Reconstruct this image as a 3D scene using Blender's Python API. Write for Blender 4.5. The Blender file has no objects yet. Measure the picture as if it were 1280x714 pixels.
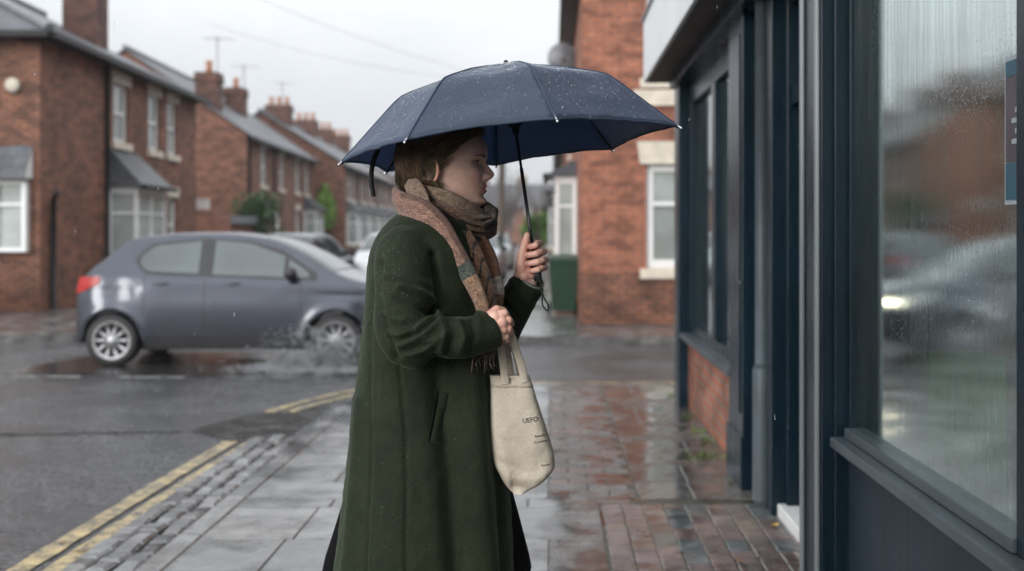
import bpy, bmesh, math, random
import numpy as np
from mathutils import Vector, Matrix, noise
from mathutils.kdtree import KDTree
from mathutils.bvhtree import BVHTree
R = random.Random(7)
NR = np.random.RandomState(7)
scene = bpy.context.scene
COL = scene.collection
rad = math.radians
FP, VX, VY, CH = 1422.0, 690.0, 292.0, 1.45      # focal length in pixels, vanishing point, camera height

def W3(px, py, Y):
    return Vector(((px-VX)*Y/FP, Y, CH-(py-VY)*Y/FP))

# ------------------------------------------------------------------ materials
def new_mat(name):
    m = bpy.data.materials.new(name); m.use_nodes = True
    nt = m.node_tree
    b = nt.nodes['Principled BSDF']
    return m, nt, b
def node(nt, t, **kw):
    n = nt.nodes.new(t)
    for k, v in kw.items():
        if k in ('in_',):
            for kk, vv in v.items(): n.inputs[kk].default_value = vv
        else: setattr(n, k, v)
    return n
def rgba(c): return (c[0], c[1], c[2], 1)
def coords(nt, kind='Object', scale=None):
    tc = nt.nodes.new('ShaderNodeTexCoord')
    o = tc.outputs[kind]
    if scale:
        mp = nt.nodes.new('ShaderNodeMapping'); mp.inputs['Scale'].default_value = scale
        nt.links.new(o, mp.inputs['Vector']); o = mp.outputs['Vector']
    return o
def tex_noise(nt, vec, scale, detail=4, rough=.55):
    n = nt.nodes.new('ShaderNodeTexNoise')
    n.inputs['Scale'].default_value = scale; n.inputs['Detail'].default_value = detail
    n.inputs['Roughness'].default_value = rough
    nt.links.new(vec, n.inputs['Vector'])
    return n.outputs['Fac']
def ramp(nt, fac, stops):
    r = nt.nodes.new('ShaderNodeValToRGB')
    e = r.color_ramp.elements
    while len(e) < len(stops): e.new(.5)
    for i, (p, c) in enumerate(stops):
        e[i].position = p
        e[i].color = rgba(c) if hasattr(c, '__len__') else (c, c, c, 1)
    nt.links.new(fac, r.inputs['Fac'])
    return r.outputs['Color']
def mix(nt, fac, a, b, mode='MIX'):
    m = nt.nodes.new('ShaderNodeMix'); m.data_type = 'RGBA'; m.blend_type = mode
    for i_, s, v in ((0, m.inputs[0], fac), (6, m.inputs[6], a), (7, m.inputs[7], b)):
        if hasattr(v, 'links'): nt.links.new(v, s)
        elif hasattr(v, '__len__'): s.default_value = rgba(v)
        else: s.default_value = v if i_ == 0 else (v, v, v, 1)
    return m.outputs[2]
def bump(nt, b, h, strength=.3, dist=.01, prev=None):
    bp = nt.nodes.new('ShaderNodeBump'); bp.inputs['Strength'].default_value = strength
    bp.inputs['Distance'].default_value = dist
    nt.links.new(h, bp.inputs['Height'])
    if prev: nt.links.new(prev, bp.inputs['Normal'])
    nt.links.new(bp.outputs['Normal'], b.inputs['Normal'])
    return bp.outputs['Normal']
def tint(nt, col, name='tint'):
    a = nt.nodes.new('ShaderNodeAttribute'); a.attribute_name = name
    return mix(nt, 1.0, col, a.outputs['Color'], 'MULTIPLY')

def simple(name, c, rough=.5, var=.25, vs=6, bs=0, bscale=40, bdist=.004, metal=0, rvar=.0, use_tint=False, coat=0, spec=.5, kind='Object', scale=None):
    m, nt, b = new_mat(name)
    v = coords(nt, kind, scale)
    n = tex_noise(nt, v, vs)
    d = tuple(x*(1-var) for x in c); l = tuple(min(1, x*(1+var)) for x in c)
    col = ramp(nt, n, [(.3, d), (.7, l)])
    if use_tint: col = tint(nt, col)
    nt.links.new(col, b.inputs['Base Color'])
    b.inputs['Metallic'].default_value = metal
    b.inputs['Specular IOR Level'].default_value = spec
    b.inputs['Coat Weight'].default_value = coat
    if rvar:
        r = ramp(nt, tex_noise(nt, v, vs*2.3, 5), [(.35, max(.02, rough-rvar)), (.65, min(1, rough+rvar))])
        nt.links.new(r, b.inputs['Roughness'])
    else: b.inputs['Roughness'].default_value = rough
    if bs: bump(nt, b, tex_noise(nt, v, bscale, 5), bs, bdist)
    return m

def brick_mat(name, c1, c2, mortar, bw=.225, rh=.075, ms=.011, stain=.45, rough=.75, bd=.006, smooth=.2, base_dark=True):
    m, nt, b = new_mat(name)
    uv = coords(nt, 'UV')
    br = nt.nodes.new('ShaderNodeTexBrick')
    nt.links.new(uv, br.inputs['Vector'])
    br.inputs['Scale'].default_value = 1
    br.inputs['Brick Width'].default_value = bw; br.inputs['Row Height'].default_value = rh
    br.inputs['Mortar Size'].default_value = ms; br.inputs['Mortar Smooth'].default_value = smooth
    br.inputs['Color1'].default_value = rgba(c1); br.inputs['Color2'].default_value = rgba(c2)
    br.inputs['Mortar'].default_value = rgba(mortar)
    n1 = tex_noise(nt, uv, .7, 6, .6); n2 = tex_noise(nt, uv, 9, 4)
    col = mix(nt, 1.0, br.outputs['Color'], ramp(nt, n1, [(.3, 1-stain), (.7, 1.15)]), 'MULTIPLY')
    # whole bricks burnt darker here and there
    mp = nt.nodes.new('ShaderNodeMapping'); mp.inputs['Scale'].default_value = (1/bw/2, 1/rh/3, 1)
    nt.links.new(uv, mp.inputs['Vector'])
    n3 = tex_noise(nt, mp.outputs['Vector'], 1.1, 2)
    col = mix(nt, 1.0, col, ramp(nt, n3, [(.38, .62), (.5, 1.0), (.66, 1.22)]), 'MULTIPLY')
    col = mix(nt, 1.0, col, ramp(nt, n2, [(.3, .8), (.7, 1.15)]), 'MULTIPLY')
    nt.links.new(col, b.inputs['Base Color'])
    b.inputs['Roughness'].default_value = rough
    inv = nt.nodes.new('ShaderNodeMath'); inv.operation = 'SUBTRACT'; inv.inputs[0].default_value = 1
    nt.links.new(br.outputs['Fac'], inv.inputs[1])
    nb = bump(nt, b, inv.outputs[0], .8, bd)
    bump(nt, b, n2, .3, .006, nb)
    return m

M = {}
M['brick'] = brick_mat('red_brick', (.34, .13, .066), (.24, .088, .05), (.10, .07, .055), ms=.014)
M['brick_b'] = brick_mat('orange_brick', (.44, .155, .08), (.34, .112, .062), (.17, .11, .085), stain=.35)
M['brick_dark'] = brick_mat('sooty_brick', (.20, .075, .045), (.13, .05, .034), (.07, .05, .04))
M['brick_shop'] = brick_mat('wet_brick', (.42, .13, .06), (.33, .10, .05), (.24, .19, .16), rough=.45)
M['slate'] = brick_mat('roof_slate', (.085, .09, .10), (.06, .063, .072), (.04, .04, .045), bw=.28, rh=.2, ms=.008, stain=.3, rough=.42, bd=.012)
M['stone'] = simple('cream_stone', (.62, .56, .46), .6, .18, 4, .2)
M['white'] = simple('white_paint', (.74, .74, .72), .4, .07, 3)
M['upvc'] = simple('white_window_frame', (.78, .79, .78), .3, .05, 2)
M['black'] = simple('black_gutter_paint', (.008, .008, .009), .4, .3, 5, spec=.25)
M['lead'] = simple('lead_flashing', (.17, .175, .19), .4, .2, 5)
M['pot'] = simple('terracotta_pot', (.45, .22, .12), .7, .2, 6)
M['net'] = simple('net_curtain', (.5, .52, .5), .8, .12, 5, kind='Object', scale=(14, 14, .6))
M['dark_room'] = simple('dark_interior', (.05, .055, .06), .8, .3, 2)
M['leaf'] = simple('evergreen_leaves', (.05, .10, .028), .5, .45, 2.5, use_tint=True)
M['bark'] = simple('bark', (.08, .06, .045), .8, .3, 6, .4)
M['twig'] = simple('bare_twigs', (.13, .105, .09), .8, .2, 3)
M['moss'] = simple('moss', (.09, .15, .03), .8, .4, 20, .4)
def glass_pane(name, c, rough=.04):
    m, nt, b = new_mat(name)
    v = coords(nt, 'Object')
    col = ramp(nt, tex_noise(nt, v, 1.2, 3), [(.35, tuple(x*.6 for x in c)), (.65, c)])
    nt.links.new(col, b.inputs['Base Color'])
    b.inputs['Roughness'].default_value = rough; b.inputs['IOR'].default_value = 1.6
    b.inputs['Specular IOR Level'].default_value = .8
    return m
M['pane'] = glass_pane('window_pane', (.20, .23, .23))
M['carglass'] = glass_pane("tinted_car_glass", (.055, .075, .075), .05)

# navy shop paint, wet and slightly worn
def paint_mat(name, c, rough=.3, wear=.5):
    m, nt, b = new_mat(name)
    v = coords(nt, 'Object')
    vs = coords(nt, 'Object', (30, 30, 1.6))
    n = tex_noise(nt, v, 2.2, 6, .6); n2 = tex_noise(nt, vs, 1.0, 5, .6)
    col = ramp(nt, n, [(.3, tuple(x*.72 for x in c)), (.7, tuple(x*1.25 for x in c))])
    col = mix(nt, ramp(nt, n2, [(.55, 0), (.75, wear)]), col, tuple(x*1.6+.004 for x in c))
    b.inputs['Specular IOR Level'].default_value = .2
    nt.links.new(col, b.inputs['Base Color'])
    nt.links.new(ramp(nt, n2, [(.3, rough-.02), (.7, rough+.08)]), b.inputs['Roughness'])
    nb = bump(nt, b, n2, .05, .002)
    # beads of rain
    vo = nt.nodes.new('ShaderNodeTexVoronoi'); vo.inputs['Scale'].default_value = 120
    nt.links.new(v, vo.inputs['Vector'])
    bump(nt, b, ramp(nt, vo.outputs['Distance'], [(.12, 1), (.3, 0)]), .12, .0012, nb)
    return m
M['navy'] = paint_mat('navy_joinery_paint', (.005, .015, .024), .24, .35)
M['navy_panel'] = paint_mat('slate_blue_panel_paint', (.020, .031, .042), .38)
M['sill_paint'] = paint_mat('grey_sill_paint', (.062, .077, .088), .3, .35)
M['alu'] = simple('weathered_aluminium', (.22, .25, .26), .4, .1, 3, metal=.3)
M['fascia'] = simple('pale_fascia_board', (.66, .68, .69), .4, .06, 1.5)
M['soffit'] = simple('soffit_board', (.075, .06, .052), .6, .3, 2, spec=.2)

# wet ground
def wet_mat(name, c, agg=260, aggd=.0025, rmin=.08, rmax=.42, wscale=1.3, wlo=.42, whi=.6, var=.3, use_tint=False, big=.5, bstr=.5):
    m, nt, b = new_mat(name)
    v = coords(nt, 'Object')
    fine = tex_noise(nt, v, agg, 3, .7)
    mid = tex_noise(nt, v, 7, 5, .6)
    wet = tex_noise(nt, v, wscale, 5, .6)
    w = ramp(nt, wet, [(wlo, 1), (whi, 0)])       # 1 = film of water
    col = ramp(nt, fine, [(.3, tuple(x*(1-var) for x in c)), (.75, tuple(x*(1+var) for x in c))])
    col = mix(nt, 1.0, col, ramp(nt, mid, [(.3, 1-big*.6), (.7, 1+big*.4)]), 'MULTIPLY')
    col = mix(nt, 1.0, col, ramp(nt, wet, [(wlo-.05, .62), (whi+.1, 1.1)]), 'MULTIPLY')
    if use_tint: col = tint(nt, col)
    nt.links.new(col, b.inputs['Base Color'])
    rr_ = mix(nt, w, rmax, rmin)
    if bstr >= 1: rr_ = mix(nt, 1, rr_, ramp(nt, fine, [(.40, .35), (.60, 1.9)]), 'MULTIPLY')
    nt.links.new(rr_, b.inputs['Roughness'])
    b.inputs['IOR'].default_value = 1.45
    b.inputs['Specular IOR Level'].default_value = .75
    bp = nt.nodes.new('ShaderNodeBump'); bp.inputs['Distance'].default_value = aggd
    st = ramp(nt, wet, [(wlo, .05 if bstr < 1 else .45), (whi, bstr)])
    nt.links.new(st, bp.inputs['Strength']); nt.links.new(fine, bp.inputs['Height'])
    bp2 = nt.nodes.new('ShaderNodeBump'); bp2.inputs['Distance'].default_value = .012; bp2.inputs['Strength'].default_value = .12
    nt.links.new(tex_noise(nt, v, 4, 3), bp2.inputs['Height']); nt.links.new(bp.outputs['Normal'], bp2.inputs['Normal'])
    nt.links.new(bp2.outputs['Normal'], b.inputs['Normal'])
    return m
M['asphalt'] = wet_mat('wet_asphalt', (.082, .082, .087), 26, .035, .06, .30, .9, .42, .60, var=.8, bstr=1, big=.9)
M['asphalt_patch'] = wet_mat('dark_wet_asphalt_patch', (.030, .026, .023), 18, .05, .10, .7, 5, .44, .52, var=.7, bstr=1)
M['asphalt_patch'].node_tree.nodes['Principled BSDF'].inputs['Specular IOR Level'].default_value = .4
M['flag'] = wet_mat('wet_flagstone', (.205, .20, .195), 90, .004, .03, .30, 2.4, .46, .60, .3, True, 1.0, .6)
M['sett'] = wet_mat('wet_granite_sett', (.25, .25, .25), 120, .003, .1, .4, 3, .4, .6, .25, True, .6, .5)
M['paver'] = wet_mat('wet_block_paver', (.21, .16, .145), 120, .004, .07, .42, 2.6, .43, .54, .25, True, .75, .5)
M['joint'] = wet_mat('gritty_joint_filling', (.045, .048, .032), 200, .003, .15, .5, 3)
M['yellow'] = wet_mat('worn_yellow_road_paint', (.44, .32, .13), 60, .003, .15, .45, 9, .36, .5, .3)
def worn(name, c, under=(.066, .066, .069), amt=.5):
    m = wet_mat(name, c, 60, .003, .15, .45, 9, .36, .5, .3)
    nt = m.node_tree; b = nt.nodes['Principled BSDF']; l = b.inputs['Base Color'].links[0]; src = l.from_socket
    n = tex_noise(nt, coords(nt, 'Object'), 16, 5, .65); n2 = tex_noise(nt, coords(nt, 'Object'), 3, 3)
    k = mix(nt, 1, ramp(nt, n, [(amt-.08, 1), (amt+.06, .25)]), ramp(nt, n2, [(.3, .5), (.6, 1)]), 'MULTIPLY')
    nt.links.new(mix(nt, k, src, under), b.inputs['Base Color']); return m
M['yellow'] = worn('worn_yellow_road_paint', (.56, .43, .20), amt=.49)
M['roadwhite'] = wet_mat('worn_white_road_paint', (.30, .30, .29), 30, .003, .2, .5, 5, .4, .6, .4)

# ------------------------------------------------------------------ mesh builder
class MB:
    def __init__(s, T=None):
        s.V = []; s.F = []; s.UV = []; s.MI = []; s.TN = []; s.T = T; s.SM = []
    def face(s, pts, uv=None, m=0, tn=None, smooth=False):
        pts = [tuple(p) for p in pts]
        if uv is None:
            a, b_, c = (Vector(pts[0]), Vector(pts[1]), Vector(pts[2]))
            n = (b_-a).cross(c-a); ax = max(range(3), key=lambda i: abs(n[i]))
            if ax == 2: uv = [(p[0], p[1]) for p in pts]
            elif ax == 1: uv = [(p[0], p[2]) for p in pts]
            else: uv = [(p[1], p[2]) for p in pts]
        i = len(s.V)
        s.V += [tuple(s.T(*p)) for p in pts] if s.T else pts
        s.F.append(tuple(range(i, i+len(pts)))); s.UV.append(uv); s.MI.append(m); s.TN.append(tn or (1, 1, 1)); s.SM.append(smooth)
    def box(s, x0, x1, y0, y1, z0, z1, m=0, tn=None):
        a = [(x0, y0, z0), (x1, y0, z0), (x1, y1, z0), (x0, y1, z0), (x0, y0, z1), (x1, y0, z1), (x1, y1, z1), (x0, y1, z1)]
        for f in ((3, 2, 1, 0), (4, 5, 6, 7), (0, 1, 5, 4), (1, 2, 6, 5), (2, 3, 7, 6), (3, 0, 4, 7)):
            s.face([a[k] for k in f], m=m, tn=tn)
        return s
    def slab(s, x0, x1, y0, y1, z, h=.03, b=.006, tn=None, tilt=.0, jag=0, m=0):
        tx, ty = R.uniform(-tilt, tilt), R.uniform(-tilt, tilt); dz = R.uniform(-tilt, tilt)*.4
        xc, yc = (x0+x1)/2, (y0+y1)/2
        J = [(R.uniform(-jag, jag), R.uniform(-jag, jag)) for _ in range(4)]
        def q(i, x, y, zz): return (x+J[i][0], y+J[i][1], zz+dz+tx*(x-xc)/(x1-x0)*2+ty*(y-yc)/(y1-y0)*2)
        lo = [q(0, x0, y0, z-h), q(1, x1, y0, z-h), q(2, x1, y1, z-h), q(3, x0, y1, z-h)]
        md = [q(0, x0, y0, z-b), q(1, x1, y0, z-b), q(2, x1, y1, z-b), q(3, x0, y1, z-b)]
        c = b*1.1
        tp = [q(0, x0+c, y0+c, z), q(1, x1-c, y0+c, z), q(2, x1-c, y1-c, z), q(3, x0+c, y1-c, z)]
        s.face(tp, m=m, tn=tn)
        for i in range(4):
            j = (i+1) % 4
            s.face([md[i], md[j], tp[j], tp[i]], m=m, tn=tn); s.face([lo[i], lo[j], md[j], md[i]], m=m, tn=tn)
    def prism(s, poly, axis, a, b_, m=0):
        """extrude a 2-D polygon along an axis: axis 'y': poly=(x,z); 'x': poly=(y,z); 'z': poly=(x,y)"""
        def P(p, t): return {'y': (p[0], t, p[1]), 'x': (t, p[0], p[1]), 'z': (p[0], p[1], t)}[axis]
        s.face([P(p, a) for p in poly][::-1], m=m); s.face([P(p, b_) for p in poly], m=m)
        for i in range(len(poly)):
            j = (i+1) % len(poly)
            s.face([P(poly[i], a), P(poly[j], a), P(poly[j], b_), P(poly[i], b_)], m=m)
        return s
    def grid(s, P, UV=None, m=0, closed_u=False, closed_v=False, smooth=True, tn=None):
        """P[i][j] array of points"""
        n, k = len(P), len(P[0]); base = len(s.V)
        for row in P:
            for p in row: s.V.append(tuple(s.T(*p)) if s.T else tuple(p))
        for i in range(n if closed_u else n-1):
            for j in range(k if closed_v else k-1):
                i2, j2 = (i+1) % n, (j+1) % k
                s.F.append((base+i*k+j, base+i*k+j2, base+i2*k+j2, base+i2*k+j))
                if UV is not None:
                    a, b_ = UV[i][j], UV[i2][j2]
                    u0, v0 = a; 
                    u1 = UV[i+1][j][0] if i+1 < len(UV) else u0+.01
                    v1 = UV[i][j+1][1] if j+1 < len(UV[0]) else UV[i][j][1]+(UV[i][1][1]-UV[i][0][1])
                    s.UV.append([(u0, v0), (u0, v1), (u1, v1), (u1, v0)])
                else: s.UV.append([(i*.02, j*.02), (i*.02, j*.02+.02), (i*.02+.02, j*.02+.02), (i*.02+.02, j*.02)])
                s.MI.append(m); s.TN.append(tn or (1, 1, 1)); s.SM.append(smooth)
        return base
    def cap(s, idx, m=0, flip=False):
        idx = tuple(idx); idx = idx[::-1] if flip else idx
        s.F.append(idx); s.UV.append([(0, 0)]*len(idx)); s.MI.append(m); s.TN.append((1, 1, 1)); s.SM.append(False)
    def tube(s, path, r, sides=10, up=(0, 0, 1), closed=False, m=0, caps=True, expo=2.0, mod=None, tn=None, smooth=True, umax=None):
        """r: scalar, list of scalars, or list of (ra, rb): ra across 'side', rb along 'up'"""
        path = [Vector(p) for p in path]; n = len(path)
        rows = []; uvs = []; L = 0
        upv = Vector(up).normalized()
        for i, p in enumerate(path):
            a = path[(i-1) % n] if (i > 0 or closed) else path[i]
            b_ = path[(i+1) % n] if (i < n-1 or closed) else path[i]
            t = (b_-a).normalized()
            sd = t.cross(upv)
            if sd.length < 1e-3: sd = t.cross(Vector((1, 0, .01)))
            sd.normalize(); u2 = sd.cross(t).normalized()
            rr = r[i] if isinstance(r, list) else r
            ra, rb = rr if hasattr(rr, '__len__') else (rr, rr)
            if i: L += (p-path[i-1]).length
            row = []; uvr = []
            for j in range(sides):
                th = 2*math.pi*j/sides
                c, q = math.cos(th), math.sin(th)
                c = math.copysign(abs(c)**(2/expo), c); q = math.copysign(abs(q)**(2/expo), q)
                k = mod(i/(n-1), th, L) if mod else 1
                row.append(p+sd*(ra*c*k)+u2*(rb*q*k)); uvr.append((L, (ra+rb)*math.pi*j/sides))
            rows.append(row); uvs.append(uvr)
        base = s.grid(rows, uvs, m, closed_u=closed, closed_v=True, smooth=smooth, tn=tn)
        if caps and not closed:
            s.cap([base+j for j in range(sides)], m); s.cap([base+(n-1)*sides+j for j in range(sides)], m, True)
        return s
    def ball(s, c, r, seg=8, rings=6, m=0, tn=None):
        rx, ry, rz = r if hasattr(r, '__len__') else (r, r, r)
        rows = [[(c[0]+rx*math.sin(math.pi*i/rings)*math.cos(2*math.pi*j/seg), c[1]+ry*math.sin(math.pi*i/rings)*math.sin(2*math.pi*j/seg), c[2]+rz*math.cos(math.pi*i/rings)) for j in range(seg)] for i in range(rings+1)]
        s.grid(rows, m=m, closed_v=True, tn=tn)
        return s
    def disc_lathe(s, c, axis, prof, seg=32, m=0):
        """prof: list of (offset along axis, radius)"""
        rows = []
        for o_, r_ in prof:
            row = []
            for j in range(seg):
                a = 2*math.pi*j/seg; u, v = r_*math.cos(a), r_*math.sin(a)
                row.append({'y': (c[0]+u, c[1]+o_, c[2]+v), 'x': (c[0]+o_, c[1]+u, c[2]+v), 'z': (c[0]+u, c[1]+v, c[2]+o_)}[axis])
            rows.append(row)
        s.grid(rows, m=m, closed_v=True)
        return s
    def build(s, name, mats, parent=None, bevel=0, org=None, weld=False, noshade=False):
        me = bpy.data.meshes.new(name)
        o_ = Vector((0, 0, 0))
        p = parent
        while p is not None: o_ = o_+p.location; p = p.parent
        loc = Vector(org)-o_ if org is not None else Vector((0, 0, 0))
        if parent is None and org is None: loc = Vector((0, 0, 0))
        sh = o_+loc
        V = np.array(s.V, dtype=float).reshape(-1, 3)-np.array(sh)
        me.from_pydata(V.tolist(), [], s.F)
        me.uv_layers.new(name='UVMap')
        flat = [c for f in s.UV for uv in f for c in uv]
        me.uv_layers[0].data.foreach_set('uv', flat)
        if not isinstance(mats, (list, tuple)): mats = [mats]
        for mm in mats: me.materials.append(mm)
        me.polygons.foreach_set('material_index', s.MI)
        me.polygons.foreach_set('use_smooth', s.SM)
        if any(t != (1, 1, 1) for t in s.TN) or any('tint' in (n.attribute_name if n.type == 'ATTRIBUTE' else '') for mm in mats for n in mm.node_tree.nodes if n.type == 'ATTRIBUTE'):
            ca = me.color_attributes.new('tint', 'FLOAT_COLOR', 'CORNER')
            fl = [c for f, t in zip(s.F, s.TN) for _ in f for c in (t[0], t[1], t[2], 1)]
            ca.data.foreach_set('color', fl)
        me.update()
        o = bpy.data.objects.new(name, me); COL.objects.link(o)
        o.location = loc
        if parent is not None: o.parent = parent
        if weld:
            bm = bmesh.new(); bm.from_mesh(me); bmesh.ops.remove_doubles(bm, verts=bm.verts, dist=1e-5)
            bmesh.ops.recalc_face_normals(bm, faces=bm.faces); bm.to_mesh(me); bm.free()
        if bevel:
            if not weld:
                bm = bmesh.new(); bm.from_mesh(me); bmesh.ops.remove_doubles(bm, verts=bm.verts, dist=1e-5)
                bm.to_mesh(me); bm.free()
            md = o.modifiers.new('bevel', 'BEVEL'); md.width = bevel; md.segments = 2; md.limit_method = 'ANGLE'
        return o

def tag(o, label=None, cat=None, group=None, kind=None):
    if label: o['label'] = label
    if cat: o['category'] = cat
    if group: o['group'] = group
    if kind: o['kind'] = kind
    return o
def thing(name, label, cat, loc, group=None):
    o = bpy.data.objects.new(name, None); COL.objects.link(o); o.location = loc
    o.empty_display_size = .2
    return tag(o, label, cat, group)
def structure(mb, name, mats, **k):
    o = mb.build(name, mats, **k); o['kind'] = 'structure'; return o
def hermite(xs, ys, x):
    xs = np.asarray(xs, float); ys = np.asarray(ys, float); x = np.asarray(x, float)
    d = np.gradient(ys, xs)
    # limit overshoot
    h = np.diff(xs); sl = np.diff(ys)/h
    for i in range(len(sl)):
        if sl[i] == 0: d[i] = 0; d[i+1] = 0
        else:
            a, b_ = d[i]/sl[i], d[i+1]/sl[i]
            if a < 0: d[i] = 0
            if b_ < 0: d[i+1] = 0
    k = np.clip(np.searchsorted(xs, x)-1, 0, len(xs)-2)
    t = np.clip((x-xs[k])/h[k], 0, 1)
    return (2*t**3-3*t**2+1)*ys[k]+(t**3-2*t**2+t)*h[k]*d[k]+(-2*t**3+3*t**2)*ys[k+1]+(t**3-t**2)*h[k]*d[k+1]
def spline(pts, n):
    P = np.array([tuple(p) for p in pts], float)
    t = np.concatenate([[0], np.cumsum(np.linalg.norm(np.diff(P, axis=0), axis=1))])
    q = np.linspace(0, t[-1], n)
    return [Vector((a, b_, c)) for a, b_, c in zip(*[hermite(t, P[:, i], q) for i in range(3)])]

# ------------------------------------------------------------------ camera, world, sun
cam = bpy.data.cameras.new('camera'); co = bpy.data.objects.new('camera', cam); COL.objects.link(co)
co.location = (0, 0, CH); co.rotation_euler = (rad(90), 0, 0)
cam.sensor_width = 36; cam.lens = 36*FP/1280
cam.shift_x = -(VX-640)/1280; cam.shift_y = -(357-VY)/1280
cam.clip_start = .05; cam.clip_end = 2000
cam.dof.use_dof = True; cam.dof.focus_distance = 2.9; cam.dof.aperture_fstop = 2.4; cam.dof.aperture_blades = 0
scene.camera = co
wd = bpy.data.worlds.new('World'); scene.world = wd; wd.use_nodes = True
nt = wd.node_tree; bg = nt.nodes['Background']
sky = nt.nodes.new('ShaderNodeTexSky'); sky.sky_type = 'NISHITA'; sky.sun_disc = False
SUN_EL, SUN_AZ = rad(13), rad(218)       # azimuth clockwise from +Y
sky.sun_elevation = SUN_EL; sky.sun_rotation = SUN_AZ; sky.air_density = 1; sky.dust_density = 3
tc = nt.nodes.new('ShaderNodeTexCoord')
mp = nt.nodes.new('ShaderNodeMapping'); mp.inputs['Scale'].default_value = (1, 1, 2.6)
nt.links.new(tc.outputs['Generated'], mp.inputs['Vector'])
cl = tex_noise(nt, mp.outputs['Vector'], 1.7, 5, .55)
cloud = ramp(nt, cl, [(.3, (3.8, 4.0, 4.25)), (.7, (5.5, 5.65, 5.85))])
sx = nt.nodes.new('ShaderNodeSeparateXYZ'); nt.links.new(tc.outputs['Generated'], sx.inputs[0])
mr = nt.nodes.new('ShaderNodeMapRange'); mr.inputs['From Min'].default_value = 0; mr.inputs['From Max'].default_value = 1; mr.inputs['To Min'].default_value = 1.0; mr.inputs['To Max'].default_value = 2.6
nt.links.new(sx.outputs['Z'], mr.inputs['Value'])          # an overcast sky is brightest overhead
vm = nt.nodes.new('ShaderNodeVectorMath'); vm.operation = 'SCALE'; nt.links.new(cloud, vm.inputs[0])
mr2 = nt.nodes.new('ShaderNodeMapRange'); mr2.inputs['From Min'].default_value = .1; mr2.inputs['From Max'].default_value = -1; mr2.inputs['To Min'].default_value = 1.0; mr2.inputs['To Max'].default_value = 2.1
nt.links.new(sx.outputs['Y'], mr2.inputs['Value'])         # and lighter on the side where the sun stands
mm = nt.nodes.new('ShaderNodeMath'); mm.operation = 'MULTIPLY'; nt.links.new(mr.outputs[0], mm.inputs[0]); nt.links.new(mr2.outputs[0], mm.inputs[1]); nt.links.new(mm.outputs[0], vm.inputs['Scale'])
nt.links.new(mix(nt, .95, sky.outputs['Color'], vm.outputs[0]), bg.inputs['Color'])
bg.inputs['Strength'].default_value = .1
sl = bpy.data.lights.new('sun', 'SUN'); sl.energy = 1.1; sl.angle = rad(24); sl.color = (1, .97, .93)
so = bpy.data.objects.new('sun', sl); COL.objects.link(so)
dirv = Vector((math.sin(SUN_AZ)*math.cos(SUN_EL), math.cos(SUN_AZ)*math.cos(SUN_EL), math.sin(SUN_EL)))
so.rotation_euler = dirv.to_track_quat('Z', 'Y').to_euler(); so.location = dirv*40
vs = scene.view_settings; vs.view_transform = 'Standard'; vs.look = 'None'; vs.exposure = .55; vs.gamma = 1; vs.use_curve_mapping = False
scene.render.engine = 'CYCLES'
cy = scene.cycles; cy.use_denoising = True; cy.denoiser = 'OPENIMAGEDENOISE'
cy.max_bounces = 8; cy.diffuse_bounces = 3; cy.glossy_bounces = 4; cy.transmission_bounces = 6; cy.transparent_max_bounces = 8
cy.caustics_reflective = False; cy.caustics_refractive = False; cy.use_adaptive_sampling = True; cy.adaptive_threshold = .015
# ------------------------------------------------------------------ ground, roads, pavements
RZ = -.04
g = MB(); g.face([(-400, -200, RZ), (400, -200, RZ), (400, 700, RZ), (-400, 700, RZ)])
structure(g, 'road', M['asphalt'])
# joint bed below the near paving
b = MB(); b.box(-1.80, 1.30, -3.0, 10.86, -.03, -.006); structure(b, 'pavement_bed', M['joint'])
def grey(lo=.75, hi=1.15, warm=.0):
    k = R.uniform(lo, hi); w = R.uniform(-.03, .03)+warm; return (k*(1+w), k, k*(1-w))
fl = MB()
y = -2.9
while y < 10.8:
    d = R.choice([.42, .50, .60, .62, .36]); d = min(d, 10.84-y)
    if d < .12: break
    def row(x0, x1, tn_f, wlo=.45, whi=.85):
        x = x0+0.0
        first = True
        while x < x1-.02:
            w = R.uniform(wlo, whi)*(R.uniform(.5, 1) if first else 1); first = False
            if x1-(x+w) < .2: w = x1-x
            fl.slab(x+.0025, x+w-.0025, y+.0025, y+d-.0025, 0, .03, .004, tn_f(), tilt=.0018, jag=.002)
            x += w
    if y+d < 6.1:
        row(-1.675, .25, lambda: grey(.66, 1.18))
    elif y < 6.1:
        d = max(6.1-y, .2); row(-1.675, .25, lambda: grey(.66, 1.18))
    else:
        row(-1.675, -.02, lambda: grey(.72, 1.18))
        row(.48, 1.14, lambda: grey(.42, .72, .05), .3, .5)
    y += d
Y1 = y
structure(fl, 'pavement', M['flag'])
# reddish blocks in rows across the middle; red partly paints the brick house's reflection
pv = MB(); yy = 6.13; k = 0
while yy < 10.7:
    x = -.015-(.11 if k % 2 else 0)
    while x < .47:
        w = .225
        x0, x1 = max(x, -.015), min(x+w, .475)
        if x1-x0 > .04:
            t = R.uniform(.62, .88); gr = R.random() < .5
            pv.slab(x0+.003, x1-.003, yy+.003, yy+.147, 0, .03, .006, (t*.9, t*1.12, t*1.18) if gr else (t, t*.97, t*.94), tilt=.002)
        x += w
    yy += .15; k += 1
# block pavers by the shop door, laid in columns
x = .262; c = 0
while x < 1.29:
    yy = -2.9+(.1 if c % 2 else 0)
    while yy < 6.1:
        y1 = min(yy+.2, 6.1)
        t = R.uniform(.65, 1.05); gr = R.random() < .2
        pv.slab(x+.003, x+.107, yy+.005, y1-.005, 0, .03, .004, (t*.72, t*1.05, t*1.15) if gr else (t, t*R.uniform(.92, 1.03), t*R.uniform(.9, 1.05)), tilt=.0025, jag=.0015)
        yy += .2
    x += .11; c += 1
structure(pv, 'block_paving', M['paver'])
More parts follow.
